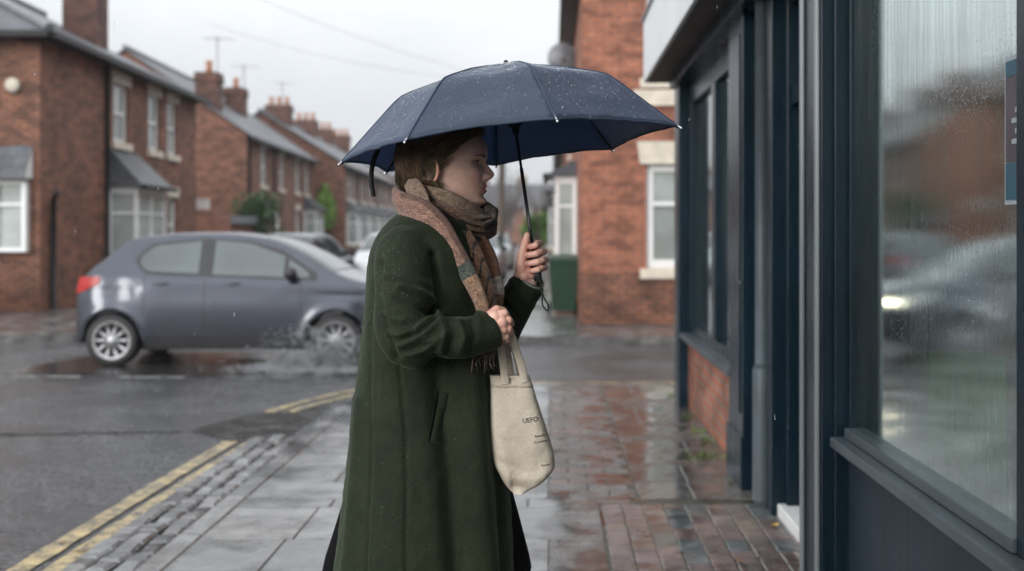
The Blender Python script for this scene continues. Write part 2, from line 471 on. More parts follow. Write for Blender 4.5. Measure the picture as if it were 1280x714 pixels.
# flush kerb stones and the channel of setts
kb = MB(); y = -2.9
while y < 10.5:
    w = R.uniform(.8, 1.0); kb.slab(-1.80, -1.678, y+.004, min(y+w, 10.86)-.004, .002, .05, .01, grey(.7, 1.0), tilt=.002); y += w
x = -1.75
while x < 1.14:
    w = min(R.uniform(.8, 1.0), 1.14-x); kb.slab(x+.004, x+w-.004, 10.86, 10.99, .002, .06, .012, grey(.7, 1.0), tilt=.002); x += w
structure(kb, 'kerb', M['flag'])
st = MB()
for cx in range(3):
    y = -2.9+R.random()*.1
    while y < 8.1:
        L = R.uniform(.12, .19); x0 = -2.140+cx*.112
        t = grey(.5, 1.1)
        st.slab(x0+.006, x0+.106, y+.007, y+L-.007, -.002+R.uniform(-.007, .005), .05, .014, t, tilt=.005, jag=.007); y += L
structure(st, 'sett_channel', M['sett'])
cb = MB(); cb.box(-2.15, -1.79, -3, 8.1, -.036, -.026); M['grime'] = simple('black_joint_grime', (.02, .018, .015), .7, .3, 20); structure(cb, 'channel_bed', M['grime'])

def ragged(pts, name, mat, z, step=.12, j=.012):
    """an irregular flat sheet lying on the road"""
    out = []
    for i in range(len(pts)):
        a, b_ = Vector(pts[i]).to_3d(), Vector(pts[(i+1) % len(pts)]).to_3d()
        n = max(1, int((b_-a).length/step))
        for k in range(n):
            p = a.lerp(b_, k/n); out.append((p.x+R.uniform(-j, j), p.y+R.uniform(-j, j), z))
    m_ = MB(); m_.face(out)
    return structure(m_, name, mat)
# double yellow lines, running into the bend
def line(path, w, name, mat, z):
    m_ = MB(); P = spline([(p[0], p[1], 0) for p in path], 90); L = []; Rr = []
    for i, p in enumerate(P):
        t = (P[min(i+1, 89)]-P[max(i-1, 0)]).normalized(); n = Vector((t.y, -t.x, 0))
        ww = w/2*(1+R.uniform(-.12, .12))
        L.append((p.x-n.x*ww, p.y-n.y*ww, z)); Rr.append((p.x+n.x*ww*1.0, p.y+n.y*ww, z))
    m_.grid([L, Rr], [[(q[0], q[1]) for q in L], [(q[0], q[1]) for q in Rr]])
    return structure(m_, name, mat)
line([(-2.36, -3), (-2.36, 3), (-2.35, 5), (-2.32, 7), (-2.29, 8.12)], .105, 'yellow_line', M['yellow'], RZ+.008)
line([(-2.19, -3), (-2.19, 3), (-2.185, 5), (-2.16, 7), (-2.12, 8.2)], .105, 'yellow_line', M['yellow'], RZ+.012)
line([(-2.36, 9.45), (-2.2, 10.0), (-1.86, 10.75), (-1.3, 11.2), (-.3, 11.3), (1, 11.3), (4, 11.3), (9, 11.3)], .09, 'yellow_line', M['yellow'], RZ+.008)
line([(-2.2, 9.45), (-2.05, 9.9), (-1.75, 10.55), (-1.2, 11.03), (-.3, 11.13), (1, 11.13), (4, 11.13), (9, 11.13)], .09, 'yellow_line', M['yellow'], RZ+.008)
ragged([(-2.75, 8.6), (-2.25, 8.12), (-1.95, 7.95), (-1.91, 9.0), (-1.91, 9.8), (-2.2, 9.75), (-2.5, 9.3)], 'road_patch', M['asphalt_patch'], RZ+.004)
ragged([(-6.2, 8.55), (-4.6, 8.32), (-2.8, 8.5), (-2.8, 8.56), (-4.6, 8.4), (-6.2, 8.64)], 'road_crack', M['asphalt_patch'], RZ+.004, j=.02)
for (x0, x1, yy) in ((-5.6, -4.9, 11.75), (-4.5, -3.8, 11.72), (-3.4, -2.7, 11.7), (-7.6, -6.6, 11.8), (-9.2, -8.4, 11.85)):
    ragged([(x0, yy), (x1, yy), (x1, yy+.12), (x0, yy+.12)], 'give_way_line', M['roadwhite'], RZ+.004, j=.006)
# pavements across the side road: left corner, right corner, each a real step with a kerb edge
def far_pave(pts, name):
    m_ = MB(); m_.prism(pts, 'z', RZ-.01, .06); structure(m_, name, M['flag'])
def kerb_run(pts, name='far_kerb'):
    m_ = MB()
    for a, b_ in zip(pts, pts[1:]):
        a, b_ = Vector(a), Vector(b_); d = (b_-a).normalized(); n = Vector((d.y, -d.x))*.07
        p = [a-n, b_-n, b_+n, a+n]; m_.prism([(q.x, q.y) for q in p], 'z', RZ-.012, .066)
    structure(m_, name, M['flag'])
far_pave([(-40, 15.45), (-7.6, 15.45), (-6.6, 16.0), (-6.2, 17), (-6.2, 130), (-14, 130), (-14, 24), (-40, 24)], 'far_pavement')
kerb_run([(-40, 15.45), (-7.6, 15.45), (-6.6, 16.0), (-6.2, 17), (-6.2, 130)])
far_pave([(40, 15.4), (-.6, 15.4), (-1.3, 15.9), (-1.6, 17), (-1.6, 130), (5, 130), (5, 19), (40, 19)], 'far_pavement')
kerb_run([(40, 15.4), (-.6, 15.4), (-1.3, 15.9), (-1.6, 17), (-1.6, 130)])
far_pave([(-40, -10), (-9.3, -10), (-9.3, 10.0), (-10.2, 11.2), (-40, 11.2)], 'far_pavement')
# puddle splash ring stays with the splash below

# ------------------------------------------------------------------ facades
class Frame:
    def __init__(s, ox, oy, ex, ey):
        d = Vector((ex-ox, ey-oy)); s.L = d.length; d.normalize(); s.o = Vector((ox, oy)); s.u = d; s.n = Vector((d.y, -d.x))
    def __call__(s, u, d, z):
        p = s.o+s.u*u+s.n*d; return (p.x, p.y, z)
def wall(mb, u0, u1, z0, z1, ops, reveal=.13, m=0, d=0.0):
    us = sorted({u0, u1, *[o[0] for o in ops], *[o[1] for o in ops]}); zs = sorted({z0, z1, *[o[2] for o in ops], *[o[3] for o in ops]})
    us = [x for x in us if u0 <= x <= u1]; zs = [x for x in zs if z0 <= x <= z1]
    for a, b_ in zip(us, us[1:]):
        for c, e in zip(zs, zs[1:]):
            if any(o[0] <= (a+b_)/2 <= o[1] and o[2] <= (c+e)/2 <= o[3] for o in ops): continue
            mb.face([(a, d, c), (b_, d, c), (b_, d, e), (a, d, e)], uv=[(a, c), (b_, c), (b_, e), (a, e)], m=m)
    for (a, b_, c, e) in [o[:4] for o in ops]:
        r = d-reveal
        mb.face([(a, d, c), (a, d, e), (a, r, e), (a, r, c)], m=m); mb.face([(b_, d, c), (b_, d, e), (b_, r, e), (b_, r, c)], m=m)
        mb.face([(a, d, e), (b_, d, e), (b_, r, e), (a, r, e)], m=m); mb.face([(a, d, c), (b_, d, c), (b_, r, c), (a, r, c)], m=m)
def sash(parent, F, u0, u1, z0, z1, d=-.09, rail=.5, mull=0, lintel=True, sill=True, pane='pane', fw=.06, frame='upvc'):
    f = MB(F); t = .05
    def bar(a, b_, c, e, dd=0): f.box(a, b_, d-t/2, d+t/2+dd, c, e)
    bar(u0, u0+fw, z0, z1); bar(u1-fw, u1, z0, z1); bar(u0+fw, u1-fw, z0, z0+fw*1.2); bar(u0+fw, u1-fw, z1-fw, z1)
    if rail: zr = z0+(z1-z0)*rail; bar(u0+fw, u1-fw, zr-.03, zr+.03, .015)
    for k in range(mull):
        um = u0+(u1-u0)*(k+1)/(mull+1); bar(um-.035, um+.035, z0+fw*1.2, z1-fw, .01)
    w = f.build('window', M[frame], parent)
    p = MB(F); p.box(u0+.02, u1-.02, d-.012, d-.004, z0+.02, z1-.02); p.build('pane', M[pane], w)
    if lintel:
        l = MB(F); h = .24 if lintel is True else lintel
        pts = [(u0-.10, z1), (u1+.10, z1), (u1+.14, z1+h), (u0-.14, z1+h)]
        l.face([(u, .035, z) for u, z in pts]); 
        for i in range(4):
            a, b_ = pts[i], pts[(i+1) % 4]; l.face([(a[0], .035, a[1]), (b_[0], .035, b_[1]), (b_[0], -.1, b_[1]), (a[0], -.1, a[1])])
        l.build('lintel', M['stone'], w)
    if sill:
        s_ = MB(F); s_.box(u0-.1, u1+.1, -.1, .07, z0-.15, z0-.003); s_.build('sill', M['stone'], w)
    return w
def bay(parent, F, u0, u1, z0, z1, dep=.6, wallm='brick', roofh=.55, splay=0.0, front_mull=1):
    """projecting bay: brick apron, white frames with panes, slate roof"""
    a = MB(F); a.box(u0, u1, 0, dep-.02, 0, z0-.08); a.build('bay_apron', M[wallm], parent)
    s_ = MB(F); s_.box(u0-.05, u1+.05, 0, dep+.04, z0-.08, z0-.003); s_.build('bay_sill', M['stone'], parent)
    f = MB(F); fw = .075
    def post(u, d): f.box(u-fw/2, u+fw/2, d-fw/2, d+fw/2, z0, z1)
    zt = z0+(z1-z0)*.66
    d1 = dep-.05
    us = [u0+fw/2]+[u0+(u1-u0)*(k+1)/(front_mull+1) for k in range(front_mull)]+[u1-fw/2]
    for u in us: post(u, d1)
    for u in (us[0], us[-1]): post(u, .04)
    for a_, b_ in zip(us, us[1:]):
        for z, h in ((z0, .07), (zt, .05), (z1-.07, .07)): f.box(a_+fw/2, b_-fw/2, d1-.03, d1+.03, z, z+h)
    for u in (us[0], us[-1]):
        for z, h in ((z0, .07), (zt, .05), (z1-.07, .07)): f.box(u-.03, u+.03, .04+fw/2, d1-fw/2, z, z+h)
    f.box(u0-.02, u1+.02, 0, dep+.02, z1+.002, z1+.1)
    w = f.build('bay_window', M['upvc'], parent)
    p = MB(F)
    p.box(us[0], us[-1], d1-.012, d1-.004, z0+.02, z1-.02)
    p.build('pane', M['net_pane'], w)
    for u in (us[0], us[-1]):
        p = MB(F); p.box(u-.004, u+.004, .05, d1-.015, z0+.02, z1-.02); p.build('pane', M['net_pane'], w)
    r = MB(F); e = .12; zb = z1+.11; zt = zb+roofh
    A = [(u0-e, dep+e, zb), (u1+e, dep+e, zb), (u1-.1, 0.01, zt), (u0+.1, 0.01, zt), (u0-e, 0.01, zb), (u1+e, 0.01, zb)]
    r.face([A[0], A[1], A[2], A[3]]); r.face([A[4], A[0], A[3]]); r.face([A[1], A[5], A[2]]); r.box(u0-e, u1+e, 0.01, dep+e, zb-.04, zb-.002)
    r.build('bay_roof', M['slate'], parent)
    gtr = MB(F); gtr.box(u0-e-.05, u1+e+.05, dep+e, dep+e+.09, zb-.09, zb+.0); gtr.build('bay_gutter', M['black'], parent)
def chimney(parent, F, u, d, w, dd, z0, z1, pots=2, mat='brick_dark'):
    c = MB(F); c.box(u-w/2, u+w/2, d-dd/2, d+dd/2, z0, z1-.32); c.box(u-w/2-.06, u+w/2+.06, d-dd/2-.06, d+dd/2+.06, z1-.317, z1-.2)
    c.box(u-w/2-.03, u+w/2+.03, d-dd/2-.03, d+dd/2+.03, z1-.197, z1)
    ch = c.build('chimney', M[mat], parent)
    for k in range(pots):
        p = MB(); q = F(u+(k-(pots-1)/2)*w/pots*.95 if w >= dd else u, d+((k-(pots-1)/2)*dd/pots*.95 if dd > w else 0), z1)
        p.disc_lathe(q, 'z', [(0, .0), (0, .14), (.3, .11), (.38, .11), (.39, .14), (.46, .14), (.46, .09), (.2, .085), (.2, 0)], 14)
        p.build('chimney_pot', M['pot'], ch)
    return ch
def pipe(parent, F, u, z0, z1, d=.06, r=.045, name='drainpipe'):
    p = MB(); p.tube([F(u, d, z0), F(u, d, z1)], r, 8, up=(0, 1, .01)); return p.build(name, M['black'], parent)
def roof(parent, F, u0, u1, dep, ze, zr, hip0=False, hip1=False, over=.28, mat='slate', wallm='brick', verge=.12):
    r = MB(F); t = .07; h = dep/2; k = (zr-ze)/h
    zo = ze-over*k
    a0 = u0-(over if hip0 else verge); a1 = u1+(over if hip1 else verge)
    r0 = u0+h if hip0 else a0; r1 = u1-h if hip1 else a1
    for z in (0, -t):
        r.face([(a0, over, zo+z), (a1, over, zo+z), (r1, -h, zr+z), (r0, -h, zr+z)]); r.face([(a0, -dep-over, zo+z), (a1, -dep-over, zo+z), (r1, -h, zr+z), (r0, -h, zr+z)])
        if hip0: r.face([(a0, over, zo+z), (a0, -dep-over, zo+z), (r0, -h, zr+z)])
        if hip1: r.face([(a1, over, zo+z), (a1, -dep-over, zo+z), (r1, -h, zr+z)])
    r.face([(a0, over, zo), (a1, over, zo), (a1, over, zo-t), (a0, over, zo-t)]); r.face([(a0, -dep-over, zo), (a1, -dep-over, zo), (a1, -dep-over, zo-t), (a0, -dep-over, zo-t)])
    for hh, a in ((hip0, a0), (hip1, a1)):
        if hh: r.face([(a, over, zo), (a, -dep-over, zo), (a, -dep-over, zo-t), (a, over, zo-t)])
        else:
            r.face([(a, over, zo), (a, -h, zr), (a, -h, zr-t), (a, over, zo-t)]); r.face([(a, -dep-over, zo), (a, -h, zr), (a, -h, zr-t), (a, -dep-over, zo-t)])
    ro = r.build('roof', M[mat], parent)
    rg = MB(); rg.tube([F(r0, -h, zr+.03), F(r1, -h, zr+.03)], .1, 8)
    if hip0: rg.tube([F(a0, over, zo+.03), F(r0, -h, zr+.03)], .09, 8)
    rg.build('ridge_tile', M['lead'], ro)
    gt = MB(F); gt.box(a0, a1, over, over+.11, zo-.13, zo-.02); gt.box(a0+.03, a1-.03, .003, over-.003, zo-.10, zo-t-.003)
    if hip0: gt.box(a0-.11, a0-.002, -dep, over, zo-.13, zo-.02)
    gt.build('gutter', M['black'], parent)
M['net_pane'] = glass_pane('net_curtain_pane', (.40, .44, .42), .10)

def shell(parent, F, dep, ze, zr, mat, ops_front, ops_end0=(), hip0=False, hip1=False, ops_end1=()):
    L = F.L; w = MB(F)
    wall(w, 0, L, 0, ze, ops_front)
    W = w.build('wall', M[mat], parent)
    w = MB(F); w.face([(0, -dep, 0), (L, -dep, 0), (L, -dep, ze), (0, -dep, ze)]); w.build('rear_wall', M[mat], parent)
    for (u, ops, hp) in ((0, ops_end0, hip0), (L, ops_end1, hip1)):
        e = MB(lambda a, d, z, u=u: F(u-d, a, z) if u == 0 else F(u+d, a, z))
        wall(e, -dep, 0, 0, ze, list(ops))
        if not hp: e.face([(-dep, 0, ze), (0, 0, ze), (-dep/2, 0, zr)])
        e.build('end_wall', M[mat], parent)
    # ceiling and blank inside so the openings read as rooms
    return W

# ---- house 1, on the left corner
F1 = Frame(-9.0, 20.0, -9.42, 30.1)
h1 = thing('terraced_house', 'red brick corner house behind the grey car with a round alarm box', 'house', (-9, 20, 0), 'brick terraces along the side street')
wins = [(3.75, 4.7, 3.38, 4.62), (6.1, 6.95, 3.38, 4.66), (7.55, 8.35, 3.38, 4.66), (7.6, 8.35, .95, 2.35)]
door1 = (6.2, 7.1, .1, 2.4)
shell(h1, F1, 8, 5.13, 7.2, 'brick', wins+[door1], hip0=True)
for w_ in wins: sash(h1, F1, *w_, pane='net_pane')
dr = MB(F1); dr.box(6.24, 7.06, -.12, -.07, .1, 2.0); dr.build('door', M['white'], h1)
dr = MB(F1); dr.box(6.24, 7.06, -.1, -.05, 2.02, 2.38); dr.build('fanlight', M['net_pane'], h1)
bay(h1, F1, 3.4, 5.35, .85, 2.35, .62, roofh=.75)
roof(h1, F1, 0, F1.L, 8, 5.13, 7.2, hip0=True)
pipe(h1, F1, 3.22, .1, 5.0)
pp = MB(); pp.tube([F1(-.0, .3, 2.18), F1(.35, .1, 2.05), F1(.42, .07, 1.9), F1(.42, .07, .1)], .05, 8, up=(0, 1, .01)); pp.build('drainpipe', M['black'], h1)
chimney(h1, F1, 7.0, -1.75, .75, .8, 5.6, 8.3, 2)
chimney(h1, F1, 7.6, -4.3, .9, .8, 6.5, 8.6, 3)
# shallow bay on the wall that faces us
FE = Frame(-12.2, 20.0, -9.0, 20.0)
f = MB(FE); u0, u1, z0, z1 = 1.1, 3.02, 1.13, 2.38
for a, b_, c, e in ((u0, u0+.07, z0, z1), (u1-.07, u1, z0, z1), (2.46, 2.53, z0+.07, z1-.07), (1.75, 1.82, z0+.07, z1-.07), (u0+.07, u1-.07, z0, z0+.07), (u0+.07, u1-.07, z1-.07, z1)): f.box(a, b_, .02, .17, c, e)
for a, b_ in ((u0+.07, 1.75), (1.82, 2.46), (2.53, u1-.07)): f.box(a, b_, .1, .15, 1.93, 1.98)
w_ = f.build('bay_window', M['upvc'], h1); p = MB(FE); p.box(u0+.03, u1-.03, .09, .1, z0+.03, z1-.03); p.build('pane', M['net_pane'], w_)
r = MB(FE); r.prism([(.005, 2.42), (.34, 2.42), (.005, 2.95)], 'x', 3.02-1.96, 2.8); 
# lean-to roof over it with a white end board
rr = MB(FE); rr.face([(1.0, .36, 2.41), (3.06, .36, 2.41), (3.06, .01, 3.0), (1.0, .01, 3.0)]); rr.box(1.0, 3.06, .01, .36, 2.385, 2.407); rr.build('bay_roof', M['slate'], h1)
e_ = MB(FE); e_.face([(3.063, .01, 2.41), (3.063, .34, 2.41), (3.063, .01, 2.97)]); e_.face([(3.075, .01, 2.41), (3.075, .34, 2.41), (3.075, .01, 2.97)]); e_.build('bargeboard', M['white'], h1)
al = MB(); c_ = W3(17, 107, 19.98); al.disc_lathe((c_.x, 19.98, c_.z), 'y', [(0, 0.0), (0, .13), (-.06, .13), (-.085, .10), (-.09, 0)], 24); al.build('alarm_box', M['stone'], h1)

gw = MB(); gw.box(-16, -9.08, 18.35, 18.58, .055, .93); gwo = gw.build('garden_wall', M['brick'], None, org=(-12, 18.4, .055))
cp = MB(); cp.box(-16, -9.04, 18.31, 18.62, .933, 1.0); cp.build('coping', M['lead'], gwo)
tag(gwo, 'low brick garden wall with dark coping in front of the corner house', 'garden wall')

# ---- wall, sign and lean-to in the gap behind house 1
F = Frame(-9.42, 30.14, -9.6, 34.0)
w_ = MB(F); w_.box(0, F.L, -.25, 0, .055, 1.95); o = w_.build('yard_wall', M['brick_b'], None, org=(-9.5, 32, .055)); tag(o, 'tall brick yard wall carrying a white board beyond the corner house', 'yard wall')
s_ = MB(); a = W3(236, 249, 31.5); b_ = W3(264, 262, 31.5); s_.box(a.x, b_.x, 31.3, 31.36, b_.z, a.z); o = s_.build('wall_sign', M['white'], None, org=(a.x, 31.33, b_.z)); tag(o, 'small white blank board fixed high on the yard wall', 'sign')
gr = thing('garage', 'low flat roofed garage with grey edge beside the dark green bush', 'garage', (-10.6, 35, .05))
w_ = MB(); w_.box(-13, -9.9, 34.5, 38, .05, 1.75); w_.build('wall', M['brick'], gr)
w_ = MB(); w_.box(-13.1, -9.75, 34.35, 38.1, 1.755, 2.0); w_.build('flat_roof', M['lead'], gr)

# ---- houses further on
def row_house(name, label, P0, P1, dep, ze, zr, mat, wins, doors, chims, bays=(), group='brick terraces along the side street', pipes=(), hip0=False, lint=True):
    F = Frame(*P0, *P1)
    h = thing(name, label, 'house', (P0[0], P0[1], 0), group)
    shell(h, F, dep, ze, zr, mat, list(wins)+list(doors), hip0=hip0)
    for w in wins: sash(h, F, *w, pane='net_pane', lintel=lint)
    for d in doors:
        m_ = MB(F); m_.box(d[0]+.03, d[1]-.03, -.12, -.06, d[2], d[3]-.35); q = m_.build('door', M['white'], h)
        m_ = MB(F); m_.box(d[0]+.03, d[1]-.03, -.11, -.07, d[3]-.34, d[3]); m_.build('fanlight', M['pane'], q)
    for b_ in bays: bay(h, F, *b_, wallm=mat)
    roof(h, F, 0, F.L, dep, ze, zr, hip0=hip0)
    for c in chims: chimney(h, F, *c)
    for u in pipes: pipe(h, F, u, .1, ze-.1)
    return h, F
wr = [(2.4, 3.4, 3.3, 4.75), (6.0, 6.9, 3.3, 4.7), (9.6, 10.5, 3.3, 4.7), (12.0, 12.9, 3.3, 4.7), (2.6, 3.6, .9, 2.5), (9.6, 10.5, .9, 2.5)]
h2, F2 = row_house('terraced_house', 'brick gable ended house with two chimneys rising behind the dark green bush', (-11.0, 41), (-11.6, 55.7), 8.6, 5.13, 8.1, 'brick', wr, [(5.2, 6.2, .1, 2.6)], [(1.0, -1.6, .86, .8, 5.6, 7.35, 1), (8.6, -2.4, .9, .8, 6, 7.75, 1)], bays=[(11.6, 13.6, .9, 2.5)], pipes=(.15, 4.6))
wr = []
for k in range(6):
    wr += [(1.0+k*3.9, 2.3+k*3.9, 3.2, 4.8), (2.9+k*3.9, 3.7+k*3.9, 3.2, 4.8)]
h3, F3 = row_house('terraced_house', 'long distant brick terrace with pale bays and a row of four chimney stacks', (-10.4, 57), (-11.0, 80.5), 8.4, 5.0, 7.6, 'brick', wr, [(2.9+k*3.9, 3.8+k*3.9, .1, 2.6) for k in range(6)], [(4, -4.1, .9, 1.3, 6.8, 8.3, 3), (12, -4.2, .9, 1.3, 6.8, 8.3, 3), (18, -4.2, .9, 1.2, 6.8, 8.3, 3), (22.8, -3.8, .9, 1.2, 6.8, 8.3, 3)], bays=[(.7+k*3.9, 2.4+k*3.9, .9, 2.5, .6) for k in range(6)], pipes=(4.5, 12.3))
wr = []
for k in range(7): wr += [(1.0+k*5, 2.3+k*5, 3.2, 4.8), (3.2+k*5, 4+k*5, 3.2, 4.8), (1.0+k*5, 2.3+k*5, .9, 2.5)]
row_house('terraced_house', 'farthest left terrace fading into the mist beyond the parked white car', (-10.6, 84), (-9.6, 120), 8.4, 5.0, 7.2, 'brick_b', wr, [], [(5+k*9, -4.1, .9, 1.3, 6.5, 7.9, 3) for k in range(4)])

row_house('terraced_house', 'brick terrace fronting the cross street left of the corner house', (-42, 20.3), (-17.3, 20.3), 8, 5.1, 7.3, 'brick', [(1+k*4, 2+k*4, 3.3, 4.7) for k in range(6)]+[(1+k*4, 2+k*4, .95, 2.4) for k in range(6)], [(2.7+k*4, 3.6+k*4, .1, 2.4) for k in range(6)], [(4+k*8, -4, .9, 1.2, 6.8, 8.3, 3) for k in range(3)], group=None)
# ---- right side: corner house facing us, its terrace running back
h5 = thing('corner_house', 'orange brick corner house across the side road with white sash windows and cream lintels', 'house', (.447, 17.2, 0))
FA = Frame(.447, 17.2, 9.0, 17.2)
wA = [(.98, 2.05, .92, 2.50), (.98, 2.05, 3.80, 5.35), (4.6, 5.6, .92, 2.5), (4.6, 5.6, 3.8, 5.3)]
w_ = MB(FA); wall(w_, 0, FA.L, .86, 5.9, wA); w_.face([(0, 0, 5.9), (FA.L, 0, 5.9), (FA.L/2, 0, 8.6)]); w_.build('front_wall', M['brick_b'], h5)
w_ = MB(FA); w_.box(-.02, FA.L, -.3, .03, .04, .857); w_.build('plinth', M['brick_stain'] if 'brick_stain' in M else M['brick'], h5)
for q in wA: sash(h5, FA, *q, rail=.62, pane='net_pane', lintel=.34, fw=.11)
bd = MB(FA); bd.box(.78, 2.25, .002, .06, 3.38, 3.62); bd.build('stone_band', M['stone'], h5)
FB = Frame(.447, 38.0, .447, 17.2)
wB = []
for yy in (36.0, 31.6, 27.0, 22.6): wB.append((38-yy-.5, 38-yy+.5, 3.3, 4.8))
dB = [(38-q-.45, 38-q+.45, .1, 2.5) for q in (34, 25)]
w_ = MB(FB); wall(w_, 0, FB.L, 0, 5.45, wB+dB); w_.build('side_wall', M['brick_b'], h5)
for q in wB: sash(h5, FB, *q)
for q in dB:
    m_ = MB(FB); m_.box(q[0]+.03, q[1]-.03, -.12, -.06, q[2], q[3]); m_.build('door', M['white'], h5)
for (a, b_) in ((20.55, 22.4), (29.0, 31.0), (35.2, 37.2)): bay(h5, FB, 38-b_, 38-a, .95, 2.42, .40, wallm='brick_b', roofh=.25)
w_ = MB(); w_.face([(9, 17.2, 0), (9, 38, 0), (9, 38, 5.9), (9, 17.2, 5.9)]); w_.face([(.447, 38, 0), (9, 38, 0), (9, 38, 5.5), (.447, 38, 5.5)]); w_.build('rear_wall', M['brick_b'], h5)
roof(h5, FB, 0, FB.L, 8.55, 5.6, 8.4, over=.2)
ds = MB(); c_ = W3(703, 72, 21.5)
for k in range(1):
    rows = []
    for i in range(7):
        r_ = .30*i/6; rows.append([(c_.x+r_*math.cos(t)*.95, 21.5+.25*(i/6)**2*.35, c_.z+r_*math.sin(t)) for t in [2*math.pi*j/20 for j in range(20)]])
    ds.grid(rows, closed_v=True)
dso = ds.build('satellite_dish', M['lead'], None, org=(.40, 21.5, c_.z)); tag(dso, 'grey satellite dish bracketed high on the corner house side wall', 'satellite dish')
ar = MB(); ar.tube([(c_.x, 21.5, c_.z), (.46, 21.6, c_.z-.3)], .02, 6); ar.tube([(c_.x, 21.55, c_.z-.3), (c_.x, 21.1, c_.z-.05)], .012, 6); ar.build('bracket', M['lead'], dso)
h6, F6 = row_house('terraced_house', 'far right terrace of pale bays beyond the green wheelie bin', (.447, 75.0), (.447, 41.0), 8.4, 5.2, 7.8, 'brick', [(1+k*4.2, 2.1+k*4.2, 3.2, 4.8) for k in range(8)], [(3+k*4.2, 3.9+k*4.2, .1, 2.5) for k in range(7)], [(4+k*9, -4.2, .9, 1.3, 7, 8.6, 3) for k in range(4)], bays=[(.8+k*4.2, 2.5+k*4.2, .9, 2.4, .6) for k in range(8)])
row_house('far_terrace', 'distant red brick houses closing the end of the side street in mist', (-12, 150), (3, 150), 9, 5.2, 8, 'brick', [(1+k*2.5, 2+k*2.5, 3.2, 4.7) for k in range(6)], [], [(3+k*5, -4.5, 1, .9, 7.4, 9, 3) for k in range(3)], group=None)

hb = thing('sky_blocker', 'unseen tall brick block added behind the viewer to cut sky light', 'building', (3, -8, 0))  # out-of-view block, added to darken surfaces that face the camera
FK = Frame(9.5, -7.0, .6, -7.0)
ob = [(1.0+k*2.8, 2.3+k*2.8, z, z+1.8) for k in range(3) for z in (1, 4.2, 7.2)]
w_ = MB(FK); wall(w_, 0, FK.L, 0, 10.0, ob); w_.build('front_wall', M['brick'], hb)
for q in ob: sash(hb, FK, *q)
w_ = MB(FK); w_.box(0.002, FK.L-.002, -8, -.2, 0, 9.9); w_.build('rear_block', M['brick'], hb)
w_ = MB(FK); w_.box(-.2, FK.L+.2, -8.2, .25, 10.003, 10.3); w_.build('parapet', M['stone'], hb)
# ---- aerials, wires, pole
def aerial(F, u, d, z, name='tv_aerial', label=''):
    p = Vector(F(u, d, z)); m_ = MB(); m_.tube([p, p+Vector((0, 0, 1.7))], .02, 6, up=(0, 1, 0)); t = p+Vector((0, 0, 1.6))
    m_.tube([t+Vector((-.5, -.1, 0)), t+Vector((.6, .15, 0))], .014, 6)
    for k in range(6):
        q = t+Vector((-.45+k*.18, -.09+k*.04, 0)); m_.tube([q+Vector((.05, -.16, 0)), q+Vector((-.05, .16, 0))], .008, 5)
    o = m_.build(name, M['lead'], None, org=p); tag(o, label, 'aerial', 'rooftop television aerials')
aerial(F2, 1.4, -1.4, 7.1, label='tall television aerial beside the nearer chimney of the gable ended house')
aerial(F2, 9.2, -2.2, 7.2, label='television aerial beside the second chimney of the gable ended house')
aerial(F3, 4.8, -4.1, 8.0, label='television aerial on the long distant terrace by its first chimney stack')
pl = MB(); pl.tube([(-2.05, 46, .0), (-2.0, 46, 8.2)], [.16, .11], 12, up=(0, 1, 0)); pl.box(-2.6, -1.4, 45.93, 46.05, 7.6, 7.72)
o = pl.build('utility_pole', M['bark'], None, org=(-2.05, 46, 0)); tag(o, 'blurred wooden utility pole standing in the side street past her face', 'utility pole')
def wire(a, b_, sag, label):
    m_ = MB(); P = [Vector(a).lerp(Vector(b_), t/30)-Vector((0, 0, 4*sag*(t/30)*(1-t/30))) for t in range(31)]
    m_.tube(P, .006, 5); o = m_.build('overhead_wire', M['black'], None, org=a); tag(o, label, 'overhead wire', 'overhead service wires')
wire((-2.0, 46, 7.7), (-11.6, 24, 8.9), .5, 'faint overhead wire running from the pole to the corner house roof')
wire((-2.1, 46, 7.6), (-13, 43, 9.4), .4, 'faint overhead wire running from the pole towards the gable ended house')

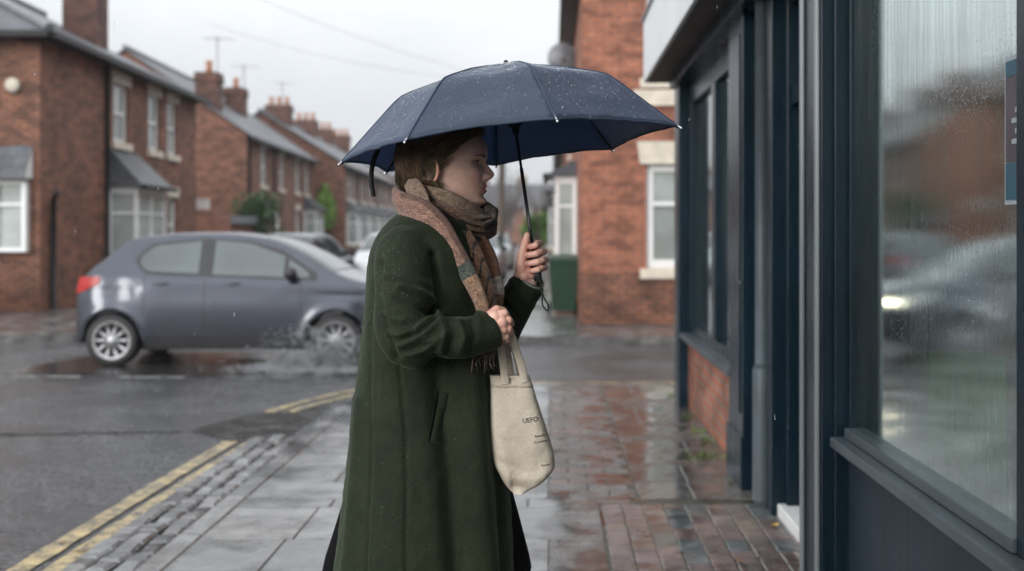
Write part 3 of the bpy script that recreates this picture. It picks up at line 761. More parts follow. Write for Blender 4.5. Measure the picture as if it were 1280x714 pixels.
# ---- trees and shrubs
def leafy(name, label, cat, base, rx, ry, rz, zc, n, leaf, tn, trunk=.12, group=None, bare=False):
    t = thing(name, label, cat, base, group)
    B = Vector(base); m_ = MB()
    cen = []
    nl = 9 if not bare else 16
    top = zc+rz*.5
    for k in range(nl):
        a = R.uniform(0, 6.28); e = R.uniform(-.5, 1)
        c = B+Vector((math.cos(a)*rx*.62*math.sqrt(1-e*e*.6), math.sin(a)*ry*.62*math.sqrt(1-e*e*.6), zc+e*rz*.6)); cen.append(c)
        m_.tube(spline([B+Vector((0, 0, zc*.25)), B.lerp(c, .5)+Vector((0, 0, zc*.25)), c], 6), [trunk*.5*(1-i/7) for i in range(6)], 6)
        if bare:
            for q in range(10):
                s0 = B.lerp(c, R.uniform(.5, 1))+Vector((0, 0, zc*.1)); d = Vector((R.gauss(0, 1), R.gauss(0, 1), abs(R.gauss(.6, .7)))).normalized()*rx*R.uniform(.3, .6)
                m_.tube([s0, s0+d*.5+Vector((0, 0, .1)), s0+d], [.035, .02, .006], 4, caps=False)
    m_.tube([B, B+Vector((.03, 0, zc*.5)), B+Vector((0, .04, top))], [trunk, trunk*.8, trunk*.25], 8)
    m_.build('trunk', M['bark'] if not bare else M['twig'], t)
    if bare: return t
    cr = MB()
    for k in range(n):
        c = R.choice(cen); v = Vector((R.gauss(0, 1), R.gauss(0, 1), R.gauss(0, 1))).normalized()*R.random()**.4
        p = c+Vector((v.x*rx*.45, v.y*ry*.45, v.z*rz*.45))
        if p.z < .05: continue
        nrm = Vector((R.gauss(0, 1), R.gauss(0, 1), R.gauss(.4, 1))).normalized(); a = nrm.orthogonal().normalized(); b_ = nrm.cross(a)
        s = leaf*R.uniform(.6, 1.4); q = R.uniform(.6, 1.5)
        cr.face([p-a*s, p-b_*s*.5, p+a*s, p+b_*s*.5], uv=[(0, 0), (1, 0), (1, 1), (0, 1)], tn=(tn[0]*q, tn[1]*q, tn[2]*q))
    cr.build('crown', M['leaf'], t)
    return t
leafy('bush', 'dark green bush spilling over beside the flat roofed garage', 'bush', (-10.0, 38.5, .05), 1.0, .9, 1.4, 1.6, 3200, .07, (.6, .7, .6))
leafy('bush', 'bright yellow green tree between the two distant left terraces', 'bush', (-11.6, 55.9+.7, .05), .9, .7, 1.9, 1.9, 3200, .09, (3.2, 2.8, 1.4))
leafy('bush', 'small green shrub low by the far pavement beyond her hand', 'bush', (-.6, 50, .05), .8, .8, 1.3, 1.4, 1500, .09, (1.8, 1.8, 1.2))
for i, (x, y, s, lb) in enumerate(((-5, 132, 1.0, 'tall bare winter tree in the mist left of her face'), (-1.0, 125, .9, 'bare winter tree in the mist in front of her nose'), (-8.5, 128, .9, 'bare winter tree in the mist beyond the left terrace'), (2.5, 118, .8, 'bare winter tree in the mist beside the far right terrace'))):
    leafy('bare_tree', lb, 'tree', (x, y, 0), 3.2*s, 3*s, 3.6*s, 6.0*s, 0, .1, (1, 1, 1), .25, 'bare trees at the street end', True)

# ---- wheelie bin
bn = thing('wheelie_bin', 'dark green wheelie bin standing against the corner house bay', 'bin', (.2, 19.75, .06))
m_ = MB(); rows = []
for z, w, d in ((.12, .20, .22), (.5, .225, .26), (.9, .25, .30), (.93, .265, .315), (.97, .265, .315)):
    rows.append([(.2-w, 19.75-d, z), (.2+w, 19.75-d, z), (.2+w, 19.75+d, z), (.2-w, 19.75+d, z)])
base = m_.grid(rows, closed_v=True, smooth=False); m_.cap([base+3, base+2, base+1, base]); 
M['bin'] = simple('green_bin_plastic', (.014, .048, .024), .4, .15, 3)
m_.build('bin_body', M['bin'], bn)
m_ = MB(); m_.prism([(19.42, .975), (20.08, .975), (20.08, 1.06), (19.75, 1.09), (19.42, 1.02)], 'x', -.075, .475); m_.build('lid', M['bin'], bn, bevel=.015)
for x in (-.05, .42):
    m_ = MB(); m_.disc_lathe((x-.02, 19.98, .16), 'x', [(0, 0), (0, .1), (.05, .1), (.05, 0)], 18); m_.build('wheel', M['black'], bn)

# ------------------------------------------------------------------ the shop on the right
sh = thing('shop', 'dark navy painted shopfront with misted window and pale fascia along the wet pavement', 'shop', (1.2, 5, 0))
def part(name, mat, boxes, bevel=.004, parent=sh):
    m_ = MB()
    for b_ in boxes: m_.box(*b_)
    return m_.build(name, M[mat], parent, bevel=bevel)
part('stallriser', 'brick_shop', [(1.145, 1.3, 6.95, 9.55, -.01, .57)], 0)
m_ = MB(); m_.box(1.06, 1.3, 9.55, 9.85, -.01, 2.78); m_.build('corner_pilaster', M['navy'], sh, bevel=.006)
part('sill', 'sill_paint', [(1.07, 1.25, 6.95, 9.55, .573, .622)], .006)
# far window: frame, panes
fr = part('window_frame', 'navy', [(1.15, 1.26, 9.40, 9.548, .625, 2.74), (1.15, 1.26, 6.952, 7.06, .625, 2.74), (1.14, 1.25, 7.98, 8.14, .70, 2.52), (1.15, 1.26, 7.06, 9.40, .625, .70), (1.15, 1.26, 7.06, 9.40, 2.52, 2.74)])
# pilasters, pipe, door bay
part('pilaster', 'navy', [(1.08, 1.3, 6.45, 6.948, -.01, 2.78), (1.065, 1.3, 6.43, 6.96, -.012, .30), (1.07, 1.085, 6.52, 6.88, .42, 2.6)])
part('pilaster', 'navy', [(1.13, 1.3, 5.86, 6.02, -.01, 2.78), (1.16, 1.3, 6.2, 6.449, -.01, 2.78)])
m_ = MB(); m_.tube([(1.125, 6.1, 0), (1.125, 6.1, 3.2)], .036, 14, up=(0, 1, .01)); m_.tube([(1.125, 6.1, 0.02), (1.125, 6.1, .72), (1.125, 6.1, .75)], [.05, .05, .038], 14, up=(0, 1, .01)); m_.build('drainpipe', M['sill_paint'], sh)
m_ = MB(); m_.box(1.145, 1.16, 6.03, 6.05, .0, 2.78); m_.build('cable_trunking', M['stone'], sh)
dr = part('door', 'navy', [(1.27, 1.31, 4.95, 5.80, .12, .75), (1.262, 1.32, 4.95, 5.06, .75, 2.1), (1.262, 1.32, 5.69, 5.80, .75, 2.1), (1.262, 1.32, 5.06, 5.69, 1.98, 2.1), (1.262, 1.32, 5.06, 5.69, .75, .86), (1.255, 1.27, 5.12, 5.62, .22, .66)])
part('door_frame', 'navy', [(1.20, 1.34, 5.802, 5.858, .0, 2.78), (1.20, 1.34, 4.56, 4.948, .0, 2.78), (1.22, 1.34, 4.948, 5.802, 2.103, 2.2), (1.22, 1.34, 4.948, 5.802, 2.62, 2.78)])
part('threshold', 'white', [(1.16, 1.34, 4.948, 5.858, -.01, .06)], .006)
m_ = MB(); m_.tube([(1.24, 5.10, 1.0), (1.215, 5.10, 1.0), (1.215, 5.10, 1.14), (1.24, 5.10, 1.14)], .009, 8, up=(0, 1, 0)); m_.build('handle', M['alu'], dr)
part('pilaster', 'navy', [(1.005, 1.3, 4.25, 4.56, -.01, 2.78)])
part('metal_trim', 'alu', [(.990, 1.003, 4.515, 4.555, 0, 2.78), (.990, 1.003, 4.262, 4.30, 0, 2.78)], .003)
part('shutter_channel', 'navy', [(1.05, 1.3, 4.222, 4.248, 0, 2.78)], .003)
# near window
part('panel', 'navy_panel', [(1.10, 1.3, 2.2, 4.22, -.01, .655), (1.10, 1.3, -1.2, 2.198, -.01, .655)], .004)
part('panel_rail', 'navy_panel', [(1.088, 1.099, 2.2, 4.21, .02, .14), (1.088, 1.099, -1.2, 2.197, .02, .14)], .004)
part('sill', 'sill_paint', [(1.03, 1.25, -1.2, 4.22, .658, .697)], .006)
part('window_frame', 'sill_paint', [(1.075, 1.24, 2.662, 4.188, .70, .735), (1.075, 1.24, -1.2, 2.578, .70, .735)], .004)
part('window_frame', 'navy', [(1.098, 1.24, 4.19, 4.22, .70, 2.6), (1.085, 1.24, 2.58, 2.66, .70, 2.6), (1.10, 1.24, 2.662, 4.188, 2.5, 2.6), (1.10, 1.24, -1.2, 2.578, 2.5, 2.6), (1.10, 1.24, -1.2, -1.1, .738, 2.5)], .003)
part('head_board', 'navy', [(1.105, 1.3, -1.2, 4.22, 2.603, 2.78)])
# fascia box
part('fascia', 'fascia', [(.82, .85, -1.8, 10.2, 2.80, 3.34), (.85, 1.19, 10.17, 10.2, 2.80, 3.34)], .004)
part('fascia_cap', 'lead', [(.80, 1.2, -1.8, 10.22, 3.343, 3.37)], .004)
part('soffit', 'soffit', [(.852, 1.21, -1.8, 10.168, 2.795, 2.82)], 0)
part('cornice', 'navy', [(1.02, 1.19, -1.8, 9.9, 2.70, 2.793)], .006)
# upper wall and the body of the building
w_ = MB(lambda u, d, z: (1.2-d, u, z)); wall(w_, -5, 9.85, 2.79, 6.6, [(1, 2.1, 3.9, 5.5), (4.5, 5.6, 3.9, 5.5), (8, 9.1, 3.9, 5.5)], m=0); w_.build('upper_wall', M['brick'], sh)
FS = Frame(1.2, 9.85, 1.2, -5)      # normal towards -X
for u in (1.0, 4.5, 8.0): sash(sh, FS, 9.85-u-1.1, 9.85-u, 3.9, 5.5)
part('side_wall', 'brick', [(1.3, 8, 9.6, 9.85, 0, 6.6), (1.2, 8, -5, -4.8, 0, 6.6), (7.8, 8, -4.8, 9.6, 0, 6.6), (1.2, 1.3, -4.8, -1.2, 0, 2.79)], 0)
part('shop_roof', 'lead', [(1.1, 8.1, -5.1, 9.95, 6.6, 6.8)], 0)
# inside
M['inner_wall'] = simple('interior_plaster', (.30, .29, .26), .8, .15, 1)
M['lino'] = simple('interior_floor', (.12, .10, .08), .4, .2, 3)
part('interior_wall', 'inner_wall', [(5.0, 5.1, -4.7, 9.5, 0, 2.7), (1.35, 5, 6.6, 6.7, 0, 2.7), (1.35, 5, 4.85, 4.93, .0, 2.7)], 0)
part('interior_floor', 'lino', [(1.3, 7.8, -4.8, 9.6, .0, .05)], 0)
part('interior_ceiling', 'inner_wall', [(1.3, 7.8, -4.8, 9.6, 2.7, 2.75)], 0)
# misted glass
def misted(name):
    m, nt, b = new_mat(name)
    nt.nodes.remove(b)
    out = nt.nodes['Material Output']
    v = coords(nt, 'Object')
    wv = nt.nodes.new('ShaderNodeTexNoise'); wv.inputs['Scale'].default_value = 5; nt.links.new(coords(nt, 'Object', (1, .5, 2)), wv.inputs['Vector'])
    wvs = nt.nodes.new('ShaderNodeVectorMath'); wvs.operation = 'MULTIPLY'; wvs.inputs[1].default_value = (0, .035, 0); nt.links.new(wv.outputs['Color'], wvs.inputs[0])
    wva = nt.nodes.new('ShaderNodeVectorMath'); wva.operation = 'ADD'; nt.links.new(v, wva.inputs[0]); nt.links.new(wvs.outputs[0], wva.inputs[1])
    wvm = nt.nodes.new('ShaderNodeMapping'); wvm.inputs['Scale'].default_value = (1, 85, 1.6); nt.links.new(wva.outputs[0], wvm.inputs['Vector'])
    streak = tex_noise(nt, wvm.outputs['Vector'], 1.0, 6, .7)        # runs of water down the pane
    streak2 = tex_noise(nt, coords(nt, 'Object', (1, 22, .9)), 1.0, 3, .6)
    big = tex_noise(nt, coords(nt, 'Object', (1, 1.1, .6)), 1.3, 3)
    fine = tex_noise(nt, v, 160, 2)
    fog = ramp(nt, big, [(.3, .25), (.65, 1)])
    runs = ramp(nt, streak, [(.40, .3), (.50, 1)])
    fog = mix(nt, 1, fog, runs, 'MULTIPLY')
    fog = mix(nt, 1, fog, ramp(nt, streak2, [(.35, .55), (.6, 1)]), 'MULTIPLY')
    gl = nt.nodes.new('ShaderNodeBsdfGlossy'); gl.inputs['Color'].default_value = (.68, .76, .75, 1)
    nt.links.new(mix(nt, fog, .012, .075), gl.inputs['Roughness'])
    tr = nt.nodes.new('ShaderNodeBsdfTransparent'); tr.inputs['Color'].default_value = (.82, .90, .86, 1)
    df = nt.nodes.new('ShaderNodeBsdfDiffuse'); df.inputs['Color'].default_value = (.17, .21, .20, 1)
    tl = nt.nodes.new('ShaderNodeBsdfTranslucent'); tl.inputs['Color'].default_value = (.5, .55, .52, 1)
    ms = nt.nodes.new('ShaderNodeMixShader'); nt.links.new(df.outputs[0], ms.inputs[1]); nt.links.new(tl.outputs[0], ms.inputs[2]); ms.inputs[0].default_value = .35
    m1 = nt.nodes.new('ShaderNodeMixShader'); sc = nt.nodes.new('ShaderNodeMath'); sc.operation = 'MULTIPLY'; sc.inputs[1].default_value = .8
    nt.links.new(fog, sc.inputs[0]); nt.links.new(sc.outputs[0], m1.inputs[0])
    nt.links.new(tr.outputs[0], m1.inputs[1]); nt.links.new(ms.outputs[0], m1.inputs[2])
    fr = nt.nodes.new('ShaderNodeFresnel'); fr.inputs['IOR'].default_value = 1.75
    m2 = nt.nodes.new('ShaderNodeMixShader'); nt.links.new(mix(nt, 1, fr.outputs[0], ramp(nt, fog, [(.1, 1), (1, .55)]), 'MULTIPLY'), m2.inputs[0])
    nt.links.new(m1.outputs[0], m2.inputs[1]); nt.links.new(gl.outputs[0], m2.inputs[2])
    # beads and runs stand proud
    vo = nt.nodes.new('ShaderNodeTexVoronoi'); vo.inputs['Scale'].default_value = 95; nt.links.new(v, vo.inputs['Vector'])
    bp = nt.nodes.new('ShaderNodeBump'); bp.inputs['Strength'].default_value = .10; bp.inputs['Distance'].default_value = .0015
    nt.links.new(ramp(nt, vo.outputs['Distance'], [(.08, 1), (.26, 0)]), bp.inputs['Height'])
    bp2 = nt.nodes.new('ShaderNodeBump'); bp2.inputs['Strength'].default_value = .05; bp2.inputs['Distance'].default_value = .002
    nt.links.new(streak, bp2.inputs['Height']); nt.links.new(bp.outputs['Normal'], bp2.inputs['Normal'])
    for s_ in (gl, df): nt.links.new(bp2.outputs['Normal'], s_.inputs['Normal'])
    nt.links.new(m2.outputs[0], out.inputs['Surface'])
    return m
M['misted'] = misted('misted_shop_glass')
M['clearglass'] = misted('wet_shop_glass')
for n_ in M['clearglass'].node_tree.nodes:
    if n_.type == 'FRESNEL': n_.inputs['IOR'].default_value = 2.6
    if n_.type == 'BSDF_GLOSSY': n_.inputs['Color'].default_value = (.88, .93, .92, 1)
def pane(name, x, y0, y1, z0, z1, mat): 
    m_ = MB(); m_.face([(x, y0, z0), (x, y1, z0), (x, y1, z1), (x, y0, z1)], uv=[(y0, z0), (y1, z0), (y1, z1), (y0, z1)]); return m_.build(name, M[mat], sh)
pane('window_glass', 1.115, 2.66, 4.19, .735, 2.5, 'misted'); pane('window_glass', 1.115, -1.1, 2.58, .735, 2.5, 'misted')
pane('window_glass', 1.19, 8.14, 9.40, .70, 2.52, 'clearglass'); pane('window_glass', 1.19, 7.06, 7.98, .70, 2.52, 'clearglass')
pane('door_glass', 1.29, 5.06, 5.69, .86, 1.98, 'clearglass'); pane('door_glass', 1.28, 4.95, 5.80, 2.2, 2.62, 'clearglass')
# poster inside the near window
ps = thing('poster', 'blue poster with pale border fixed to the misted shop window', 'poster', (1.15, 2.8, 1.52))
M['poster_w'] = simple('poster_paper', (.24, .28, .30), .5, .05, 3); M['poster_b'] = simple('poster_blue_ink', (.012, .06, .09), .5, .1, 3); M['poster_m'] = simple('poster_maroon_ink', (.05, .04, .048), .5, .3, 9)
m_ = MB(); m_.box(1.1105, 1.1135, 2.665, 2.79, 1.52, 1.88); m_.build('sheet', M['poster_w'], ps)
m_ = MB(); m_.box(1.1082, 1.1098, 2.67, 2.780, 1.532, 1.62); m_.build('blue_band', M['poster_b'], ps)
m_ = MB(); m_.box(1.1082, 1.1098, 2.67, 2.780, 1.83, 1.868); m_.build('blue_band', M['poster_b'], ps)
m_ = MB(); m_.box(1.1082, 1.1098, 2.67, 2.780, 1.622, 1.828); m_.build('picture', M['poster_m'], ps)
m_ = MB()
for k in range(4): m_.box(1.1068, 1.1078, 2.68, 2.72+.02*(k % 2), 1.74-k*.025, 1.752-k*.025)
m_.build('text_lines', M['poster_w'], ps)
# things standing inside the near window
def crate(name, label, cat, x, y, z, w, d, h, c):
    m_ = MB(); t = .02
    for b_ in ((x, x+w, y, y+d, z, z+t), (x, x+t, y, y+d, z+t, z+h), (x+w-t, x+w, y, y+d, z+t, z+h), (x+t, x+w-t, y, y+t, z+t, z+h), (x+t, x+w-t, y+d-t, y+d, z+t, z+h)): m_.box(*b_)
    M[name] = simple(name+'_plastic', c, .5, .2, 4)
    o = m_.build(name, M[name], None, org=(x, y, z), bevel=.004); tag(o, label, cat)
crate('green_tub', 'bright green tub standing behind the misted near window', 'tub', 1.45, 4.38, .05, .30, .32, .92, (.25, .65, .08))
crate('tall_cabinet', 'brown cabinet standing at the right behind the misted window', 'cabinet', 1.80, 4.38, .05, .30, .38, 1.95, (.42, .20, .07))
for (lx, ly, la, lb) in ((1.10, 5.62, .6, 'small yellow fallen leaf on the block paving by the white door step'), (.82, 5.0, 2.1, 'small brown fallen leaf on the block paving away from the door')):
    q = MB(); rr_ = []
    for i in range(7):
        t = i/6; w = .016*math.sin(math.pi*min(1, t*.96+.02))**.8; c_ = Vector((math.cos(la), math.sin(la), 0))*(t-.5)*.055; s_ = Vector((-math.sin(la), math.cos(la), 0))*w
        z = .006+.006*(t-.5)**2*4; rr_.append([Vector((lx, ly, z+.005))+c_-s_, Vector((lx, ly, z))+c_, Vector((lx, ly, z+.005))+c_+s_])
    q.grid(rr_); M['dead_leaf'] = simple('dead_leaf', (.50, .34, .06) if 'yellow' in lb else (.16, .08, .03), .5, .3, 60)
    tag(q.build('fallen_leaf', M['dead_leaf'], None, org=(lx, ly, .004)), lb, 'leaf', 'fallen leaves on the paving')
# weeds and moss at the foot of the wall
wm = MB()
for k in range(260):
    yy = R.choice([7.4, 7.9, 8.3, 9.0, 6.6, 7.35, 7.42, 10.2])+R.gauss(0, .06); xx = R.uniform(1.03, 1.13)-.18*(abs(yy-7.4) < .2)*R.random()
    s = R.uniform(.006, .018); a = R.uniform(0, 6.28); p = Vector((xx, yy, .003)); d = Vector((math.cos(a), math.sin(a), R.uniform(.3, 1.3)))*s*1.6; q = Vector((-math.sin(a), math.cos(a), 0))*s
    wm.face([p, p+d*.5+q*.6, p+d, p+d*.5-q*.6], uv=[(0, 0), (1, 0), (1, 1), (0, 1)])
tag(wm.build('weeds', M['moss'], None, org=(1.1, 8, 0)), 'bright green weeds and moss along the foot of the brick shop wall', 'weeds', kind='stuff')
# ------------------------------------------------------------------ cars
def carpaint(name, c, rough=.28, metal=.5):
    m, nt, b = new_mat(name); v = coords(nt, 'Object')
    nt.links.new(ramp(nt, tex_noise(nt, v, 2, 4), [(.3, tuple(x*.9 for x in c)), (.7, tuple(x*1.1 for x in c))]), b.inputs['Base Color'])
    b.inputs['Metallic'].default_value = metal; b.inputs['Roughness'].default_value = rough; b.inputs['Coat Weight'].default_value = .7; b.inputs['Coat Roughness'].default_value = .09
    vo = nt.nodes.new('ShaderNodeTexVoronoi'); vo.inputs['Scale'].default_value = 60; nt.links.new(v, vo.inputs['Vector'])
    bump(nt, b, ramp(nt, vo.outputs['Distance'], [(.1, 1), (.3, 0)]), .12, .002)
    return m
M['car_grey'] = carpaint('grey_car_paint', (.045, .050, .066), .26, .65); M['car_white'] = carpaint('white_car_paint', (.62, .63, .64), metal=0)
M['car_dark'] = carpaint('dark_blue_car_paint', (.05, .06, .08)); M['car_silver'] = carpaint('silver_car_paint', (.38, .40, .42))
M['tyre'] = simple('tyre_rubber', (.018, .018, .019), .6, .3, 8, .3)
M['alloy'] = simple('alloy_wheel', (.42, .42, .43), .35, .1, 5, metal=.6)
M['trim'] = simple('black_car_trim', (.02, .02, .022), .4, .2, 5)
def emis(name, c, e, strength, rough=.15):
    m, nt, b = new_mat(name); b.inputs['Base Color'].default_value = rgba(c); b.inputs['Roughness'].default_value = rough
    b.inputs['Emission Color'].default_value = rgba(e); b.inputs['Emission Strength'].default_value = strength; return m
M['taillight'] = emis('red_tail_light', (.32, .008, .007), (1, .03, .02), .05, .35)
M['headlight'] = emis('lit_headlight', (.8, .8, .75), (1, .84, .58), 30)
M['lamp_off'] = emis('unlit_headlight', (.5, .52, .53), (0, 0, 0), 0)
M['plate'] = simple('number_plate', (.6, .5, .1), .4, .1, 4)
ZT = ([0, .06, .14, .32, .58, .95, 1.4, 1.9, 2.3, 2.7, 3.02, 3.2, 3.5, 3.75, 3.9, 3.95], [.62, .90, 1.02, 1.18, 1.41, 1.485, 1.51, 1.495, 1.42, 1.24, 1.05, .985, .93, .85, .72, .55])
WX, WR = (.50, 3.02), .345
def ztop(x): return float(hermite(*ZT, [x])[0])
def halfw(x): return float(hermite([0, .05, .2, .6, 1.5, 2.6, 3.3, 3.7, 3.88, 3.95], [.60, .70, .80, .845, .85, .845, .82, .74, .60, .46], [x])[0])
def belt(x): return min(1.06-.045*x, ztop(x)-.06)
def zbot(x):
    z = .21 if .25 < x < 3.7 else .27
    for wx in WX:
        if abs(x-wx) < WR: z = max(z, .27+math.sqrt(max(0, WR**2-(x-wx)**2)))
    return z
def hw(x, z):
    W = halfw(x); bl = belt(x)
    for wx in WX:                                      # flared arches
        d = math.hypot(x-wx, z-.28); W += .022*math.exp(-((d-WR-.02)/.07)**2)
    if z <= bl: 
        f = 1-.055*((z-.58)/.42)**2
        f -= .012*math.exp(-((z-.80-.02*(3-x))/.022)**2)      # crease
        return W*f
    base = W*(1-.055*((bl-.58)/.42)**2)
    return base-(z-bl)*.42-.04*(1-math.exp(-(z-bl)/.04))*.4
def section(x):
    zb, zt = zbot(x), ztop(x); pts = [(0, zb+.0), (hw(x, zb)*.5, zb), (hw(x, zb)-.03, zb)]
    n = 16; zr = max(zt-.075, zb+.05)
    for i in range(n+1):
        z = zb+.012+(zr-zb-.012)*i/n; pts.append((hw(x, z), z))
    wr = hw(x, zr)
    for f, dz in ((.965, .035), (.90, .055), (.75, .066), (.5, .072), (.25, .0745), (0, .075)): pts.append((wr*f, zr+dz*(zt-zr)/.075))
    return pts
def make_car(name, label, loc, rot, paint='car_grey', lit=True, group=None, scale=(1, 1, 1)):
    t = thing(name, label, 'car', (0, 0, 0), group)
    xs = sorted(set([0, .02, .05, .09]+list(np.linspace(.12, 3.85, 110))+[3.89, 3.92, 3.94, 3.95]))
    m_ = MB(); rows = []
    for x in xs:
        s = section(x); rows.append([(x, -a, z) for a, z in s]+[(x, a, z) for a, z in s[::-1][1:]])
    base = m_.grid(rows, closed_v=False); k = len(rows[0])
    m_.cap([base+j for j in range(k)]); m_.cap([base+(len(xs)-1)*k+j for j in range(k)], flip=True)
    m_.build('body', M[paint], t)
    def side_patch(x0, x1, zl, zh, off, n=14, mi=8, sides=(-1, 1)):
        q = MB()
        for sg in sides:
            rows = []
            for i in range(n+1):
                x = x0+(x1-x0)*i/n; lo, hi = zl(x), max(zh(x), zl(x)+.003)
                rows.append([(x, sg*(hw(x, lo+(hi-lo)*j/mi)+off), lo+(hi-lo)*j/mi) for j in range(mi+1)])
            q.grid(rows)
        return q
    lin = lambda a, b_: (lambda x: float(np.interp(x, a, b_)))
    # glass, each window a part
    top = lambda x: ztop(x)-.085
    for sg in (-1, 1):
        blk = side_patch(.74, 2.80, lin([.74, .86, 2.8], [1.16, 1.035, .96]), lin([.74, .9, 1.5, 2.0, 2.4, 2.8], [1.22, 1.385, 1.435, 1.41, 1.30, 1.03]), .003, 30, 8, (sg,)); blk.build('window_surround', M['trim'], t)
        side_patch(.80, 1.46, lin([.80, .88, 1.46], [1.15, 1.065, 1.04]), lin([.80, .93, 1.46], [1.22, 1.35, 1.405]), .008, 12, 6, (sg,)).build('side_window', M['carglass'], t)
        side_patch(1.62, 2.42, lin([1.62, 2.42], [1.03, 1.0]), lin([1.62, 2.0, 2.42], [1.41, 1.38, 1.235]), .008, 14, 6, (sg,)).build('side_window', M['carglass'], t)
        side_patch(2.47, 2.70, lin([2.47, 2.70], [1.0, .99]), lin([2.47, 2.70], [1.20, 1.05]), .008, 6, 4, (sg,)).build('quarter_window', M['carglass'], t)
        side_patch(1.535, 1.545, lambda x: .30, lambda x: 1.02, .0025, 2, 12, (sg,)).build('door_seam', M['trim'], t)
        side_patch(2.62, 2.63, lambda x: .34, lambda x: .94, .0025, 2, 12, (sg,)).build('door_seam', M['trim'], t)
        side_patch(.86, .87, lambda x: .62, lambda x: 1.0, .0025, 2, 12, (sg,)).build('door_seam', M['trim'], t)
        side_patch(.88, 2.66, lambda x: .215, lambda x: .33, .006, 20, 2, (sg,)).build('sill_trim', M['trim'], t)
        side_patch(.03, .36, lin([.03, .16, .36], [.80, .84, .93]), lin([.03, .1, .36], [.95, 1.0, 1.005]), .012, 10, 6, (sg,)).build('tail_light', M['taillight'], t)
        side_patch(3.38, 3.86, lin([3.38, 3.6, 3.86], [.80, .66, .60]), lin([3.38, 3.6, 3.86], [.84, .84, .74]), .012, 12, 6, (sg,)).build('headlight', M['lamp_off'], t)
        hl = MB(); hl.ball((3.80, sg*.57, .70), (.085, .11, .075), 14, 8); hl.build('headlight', M['headlight' if lit else 'lamp_off'], t)
        for xx in (1.05, 2.02-.16):
            hd = MB(); y_ = hw(xx, .93); hd.tube([(xx-.09, sg*(y_-.005), .93), (xx-.05, sg*(y_+.028), .93), (xx+.05, sg*(y_+.028), .93), (xx+.09, sg*(y_-.005), .93)], (.012), 8); hd.build('door_handle', M[paint], t)
        mr = MB(); y_ = hw(2.5, 1.0); mr.ball((2.52, sg*(y_+.10), 1.04), (.07, .10, .075), 12, 8); mr.tube([(2.56, sg*(y_-.02), .99), (2.53, sg*(y_+.08), 1.01)], .03, 8); mr.build('wing_mirror', M['trim'], t)
    # windscreens follow the roof surface
    def top_patch(x0, x1, off, name):
        q = MB(); rows = []
        for i in range(13):
            x = x0+(x1-x0)*i/12; s = section(x); rr = s[-6:]; e = .0+.04*0
            dx = .02; n = Vector((-(ztop(x+dx)-ztop(x-dx)), 0, 2*dx)).normalized()
            row = [(x+n.x*off, -a*.97, z+n.z*off) for a, z in rr]; row += [(p[0], -p[1], p[2]) for p in row[::-1][1:]]; rows.append(row)
        q.grid(rows); return q.build(name, M['carglass'], t)
    top_patch(2.16, 2.98, .008, 'windscreen'); top_patch(.22, .52, .008, 'rear_window')
    # bumper insets, grille, plates
    q = MB(); q.box(3.93, 3.965, -.38, .38, .36, .50); q.build('grille', M['trim'], t, bevel=.01)
    q = MB(); q.box(3.966, 3.975, -.26, .26, .40, .48); q.build('number_plate', M['white'], t); q = MB(); q.box(-.02, -.005, -.26, .26, .52, .63); q.build('number_plate', M['plate'], t)
    q = MB(); q.box(-.03, .10, -.62, .62, .24, .36); q.build('rear_bumper_trim', M['trim'], t, bevel=.02)
    q = MB(); q.box(.3, 3.6, -.6, .6, .17, .24); q.build('underbody', M['trim'], t)
    # wheels: tyre with rim and spokes
    for wx in WX:
        for sg in (-1, 1):
            c = (wx, sg*.735, .29)
            ty = MB(); R_ = .295
            ty.disc_lathe(c, 'y', [(-.09, .20), (-.10, .23), (-.095, .27), (-.07, R_), (.07, R_), (.095, .27), (.10, .23), (.09, .20)], 40)
            w_ = ty.build('wheel', M['tyre'], t)
            rm = MB(); s = sg
            rm.disc_lathe(c, 'y', [(s*.098, .212), (s*.10, .20), (s*.07, .185), (s*.02, .18)], 40)
            for k in range(10):
                a = math.pi*2*k/10; u = Vector((math.cos(a), 0, math.sin(a))); v = Vector((-math.sin(a), 0, math.cos(a)))
                P0 = Vector(c)+Vector((0, s*.088, 0))
                rm.tube([P0+u*.03, P0+u*.11, P0+u*.195-Vector((0, s*.012, 0))], [(.020, .012), (.016, .012), (.022, .012)], 6, up=(0, 1, 0))
            rm.disc_lathe(c, 'y', [(s*.06, .055), (s*.098, .05), (s*.105, .03), (s*.106, 0)], 20)
            rm.build('rim', M['alloy'], w_)
            bk = MB(); bk.disc_lathe(c, 'y', [(s*.02, .2), (s*.02, 0)], 30); bk.build('brake_disc', M['trim'], w_)
    t.location = loc; t.rotation_euler = (0, 0, rot); t.scale = scale
    return t
make_car('parked_car', 'grey hatchback driving through standing water in the cross street', (-5.44, 13.58, RZ), 0).name = 'hatchback_car'
make_car('parked_car', 'dark car with red tail light parked beyond the bonnet of the grey hatchback', (-6.0, 24.5, RZ), rad(84), 'car_dark', False, 'cars parked in the side street')
make_car('parked_car', 'white car parked nose on just behind her shoulder in the side street', (-4.15, 31.0, RZ), rad(-88), 'car_white', False, 'cars parked in the side street')
make_car('parked_car', 'silver car parked far down the side street under her chin', (-2.3, 37, RZ), rad(-90), 'car_silver', False, 'cars parked in the side street')
make_car('parked_car', 'small white car farthest down the side street by the right pavement', (-2.4, 48, RZ), rad(-90), 'car_white', False, 'cars parked in the side street')

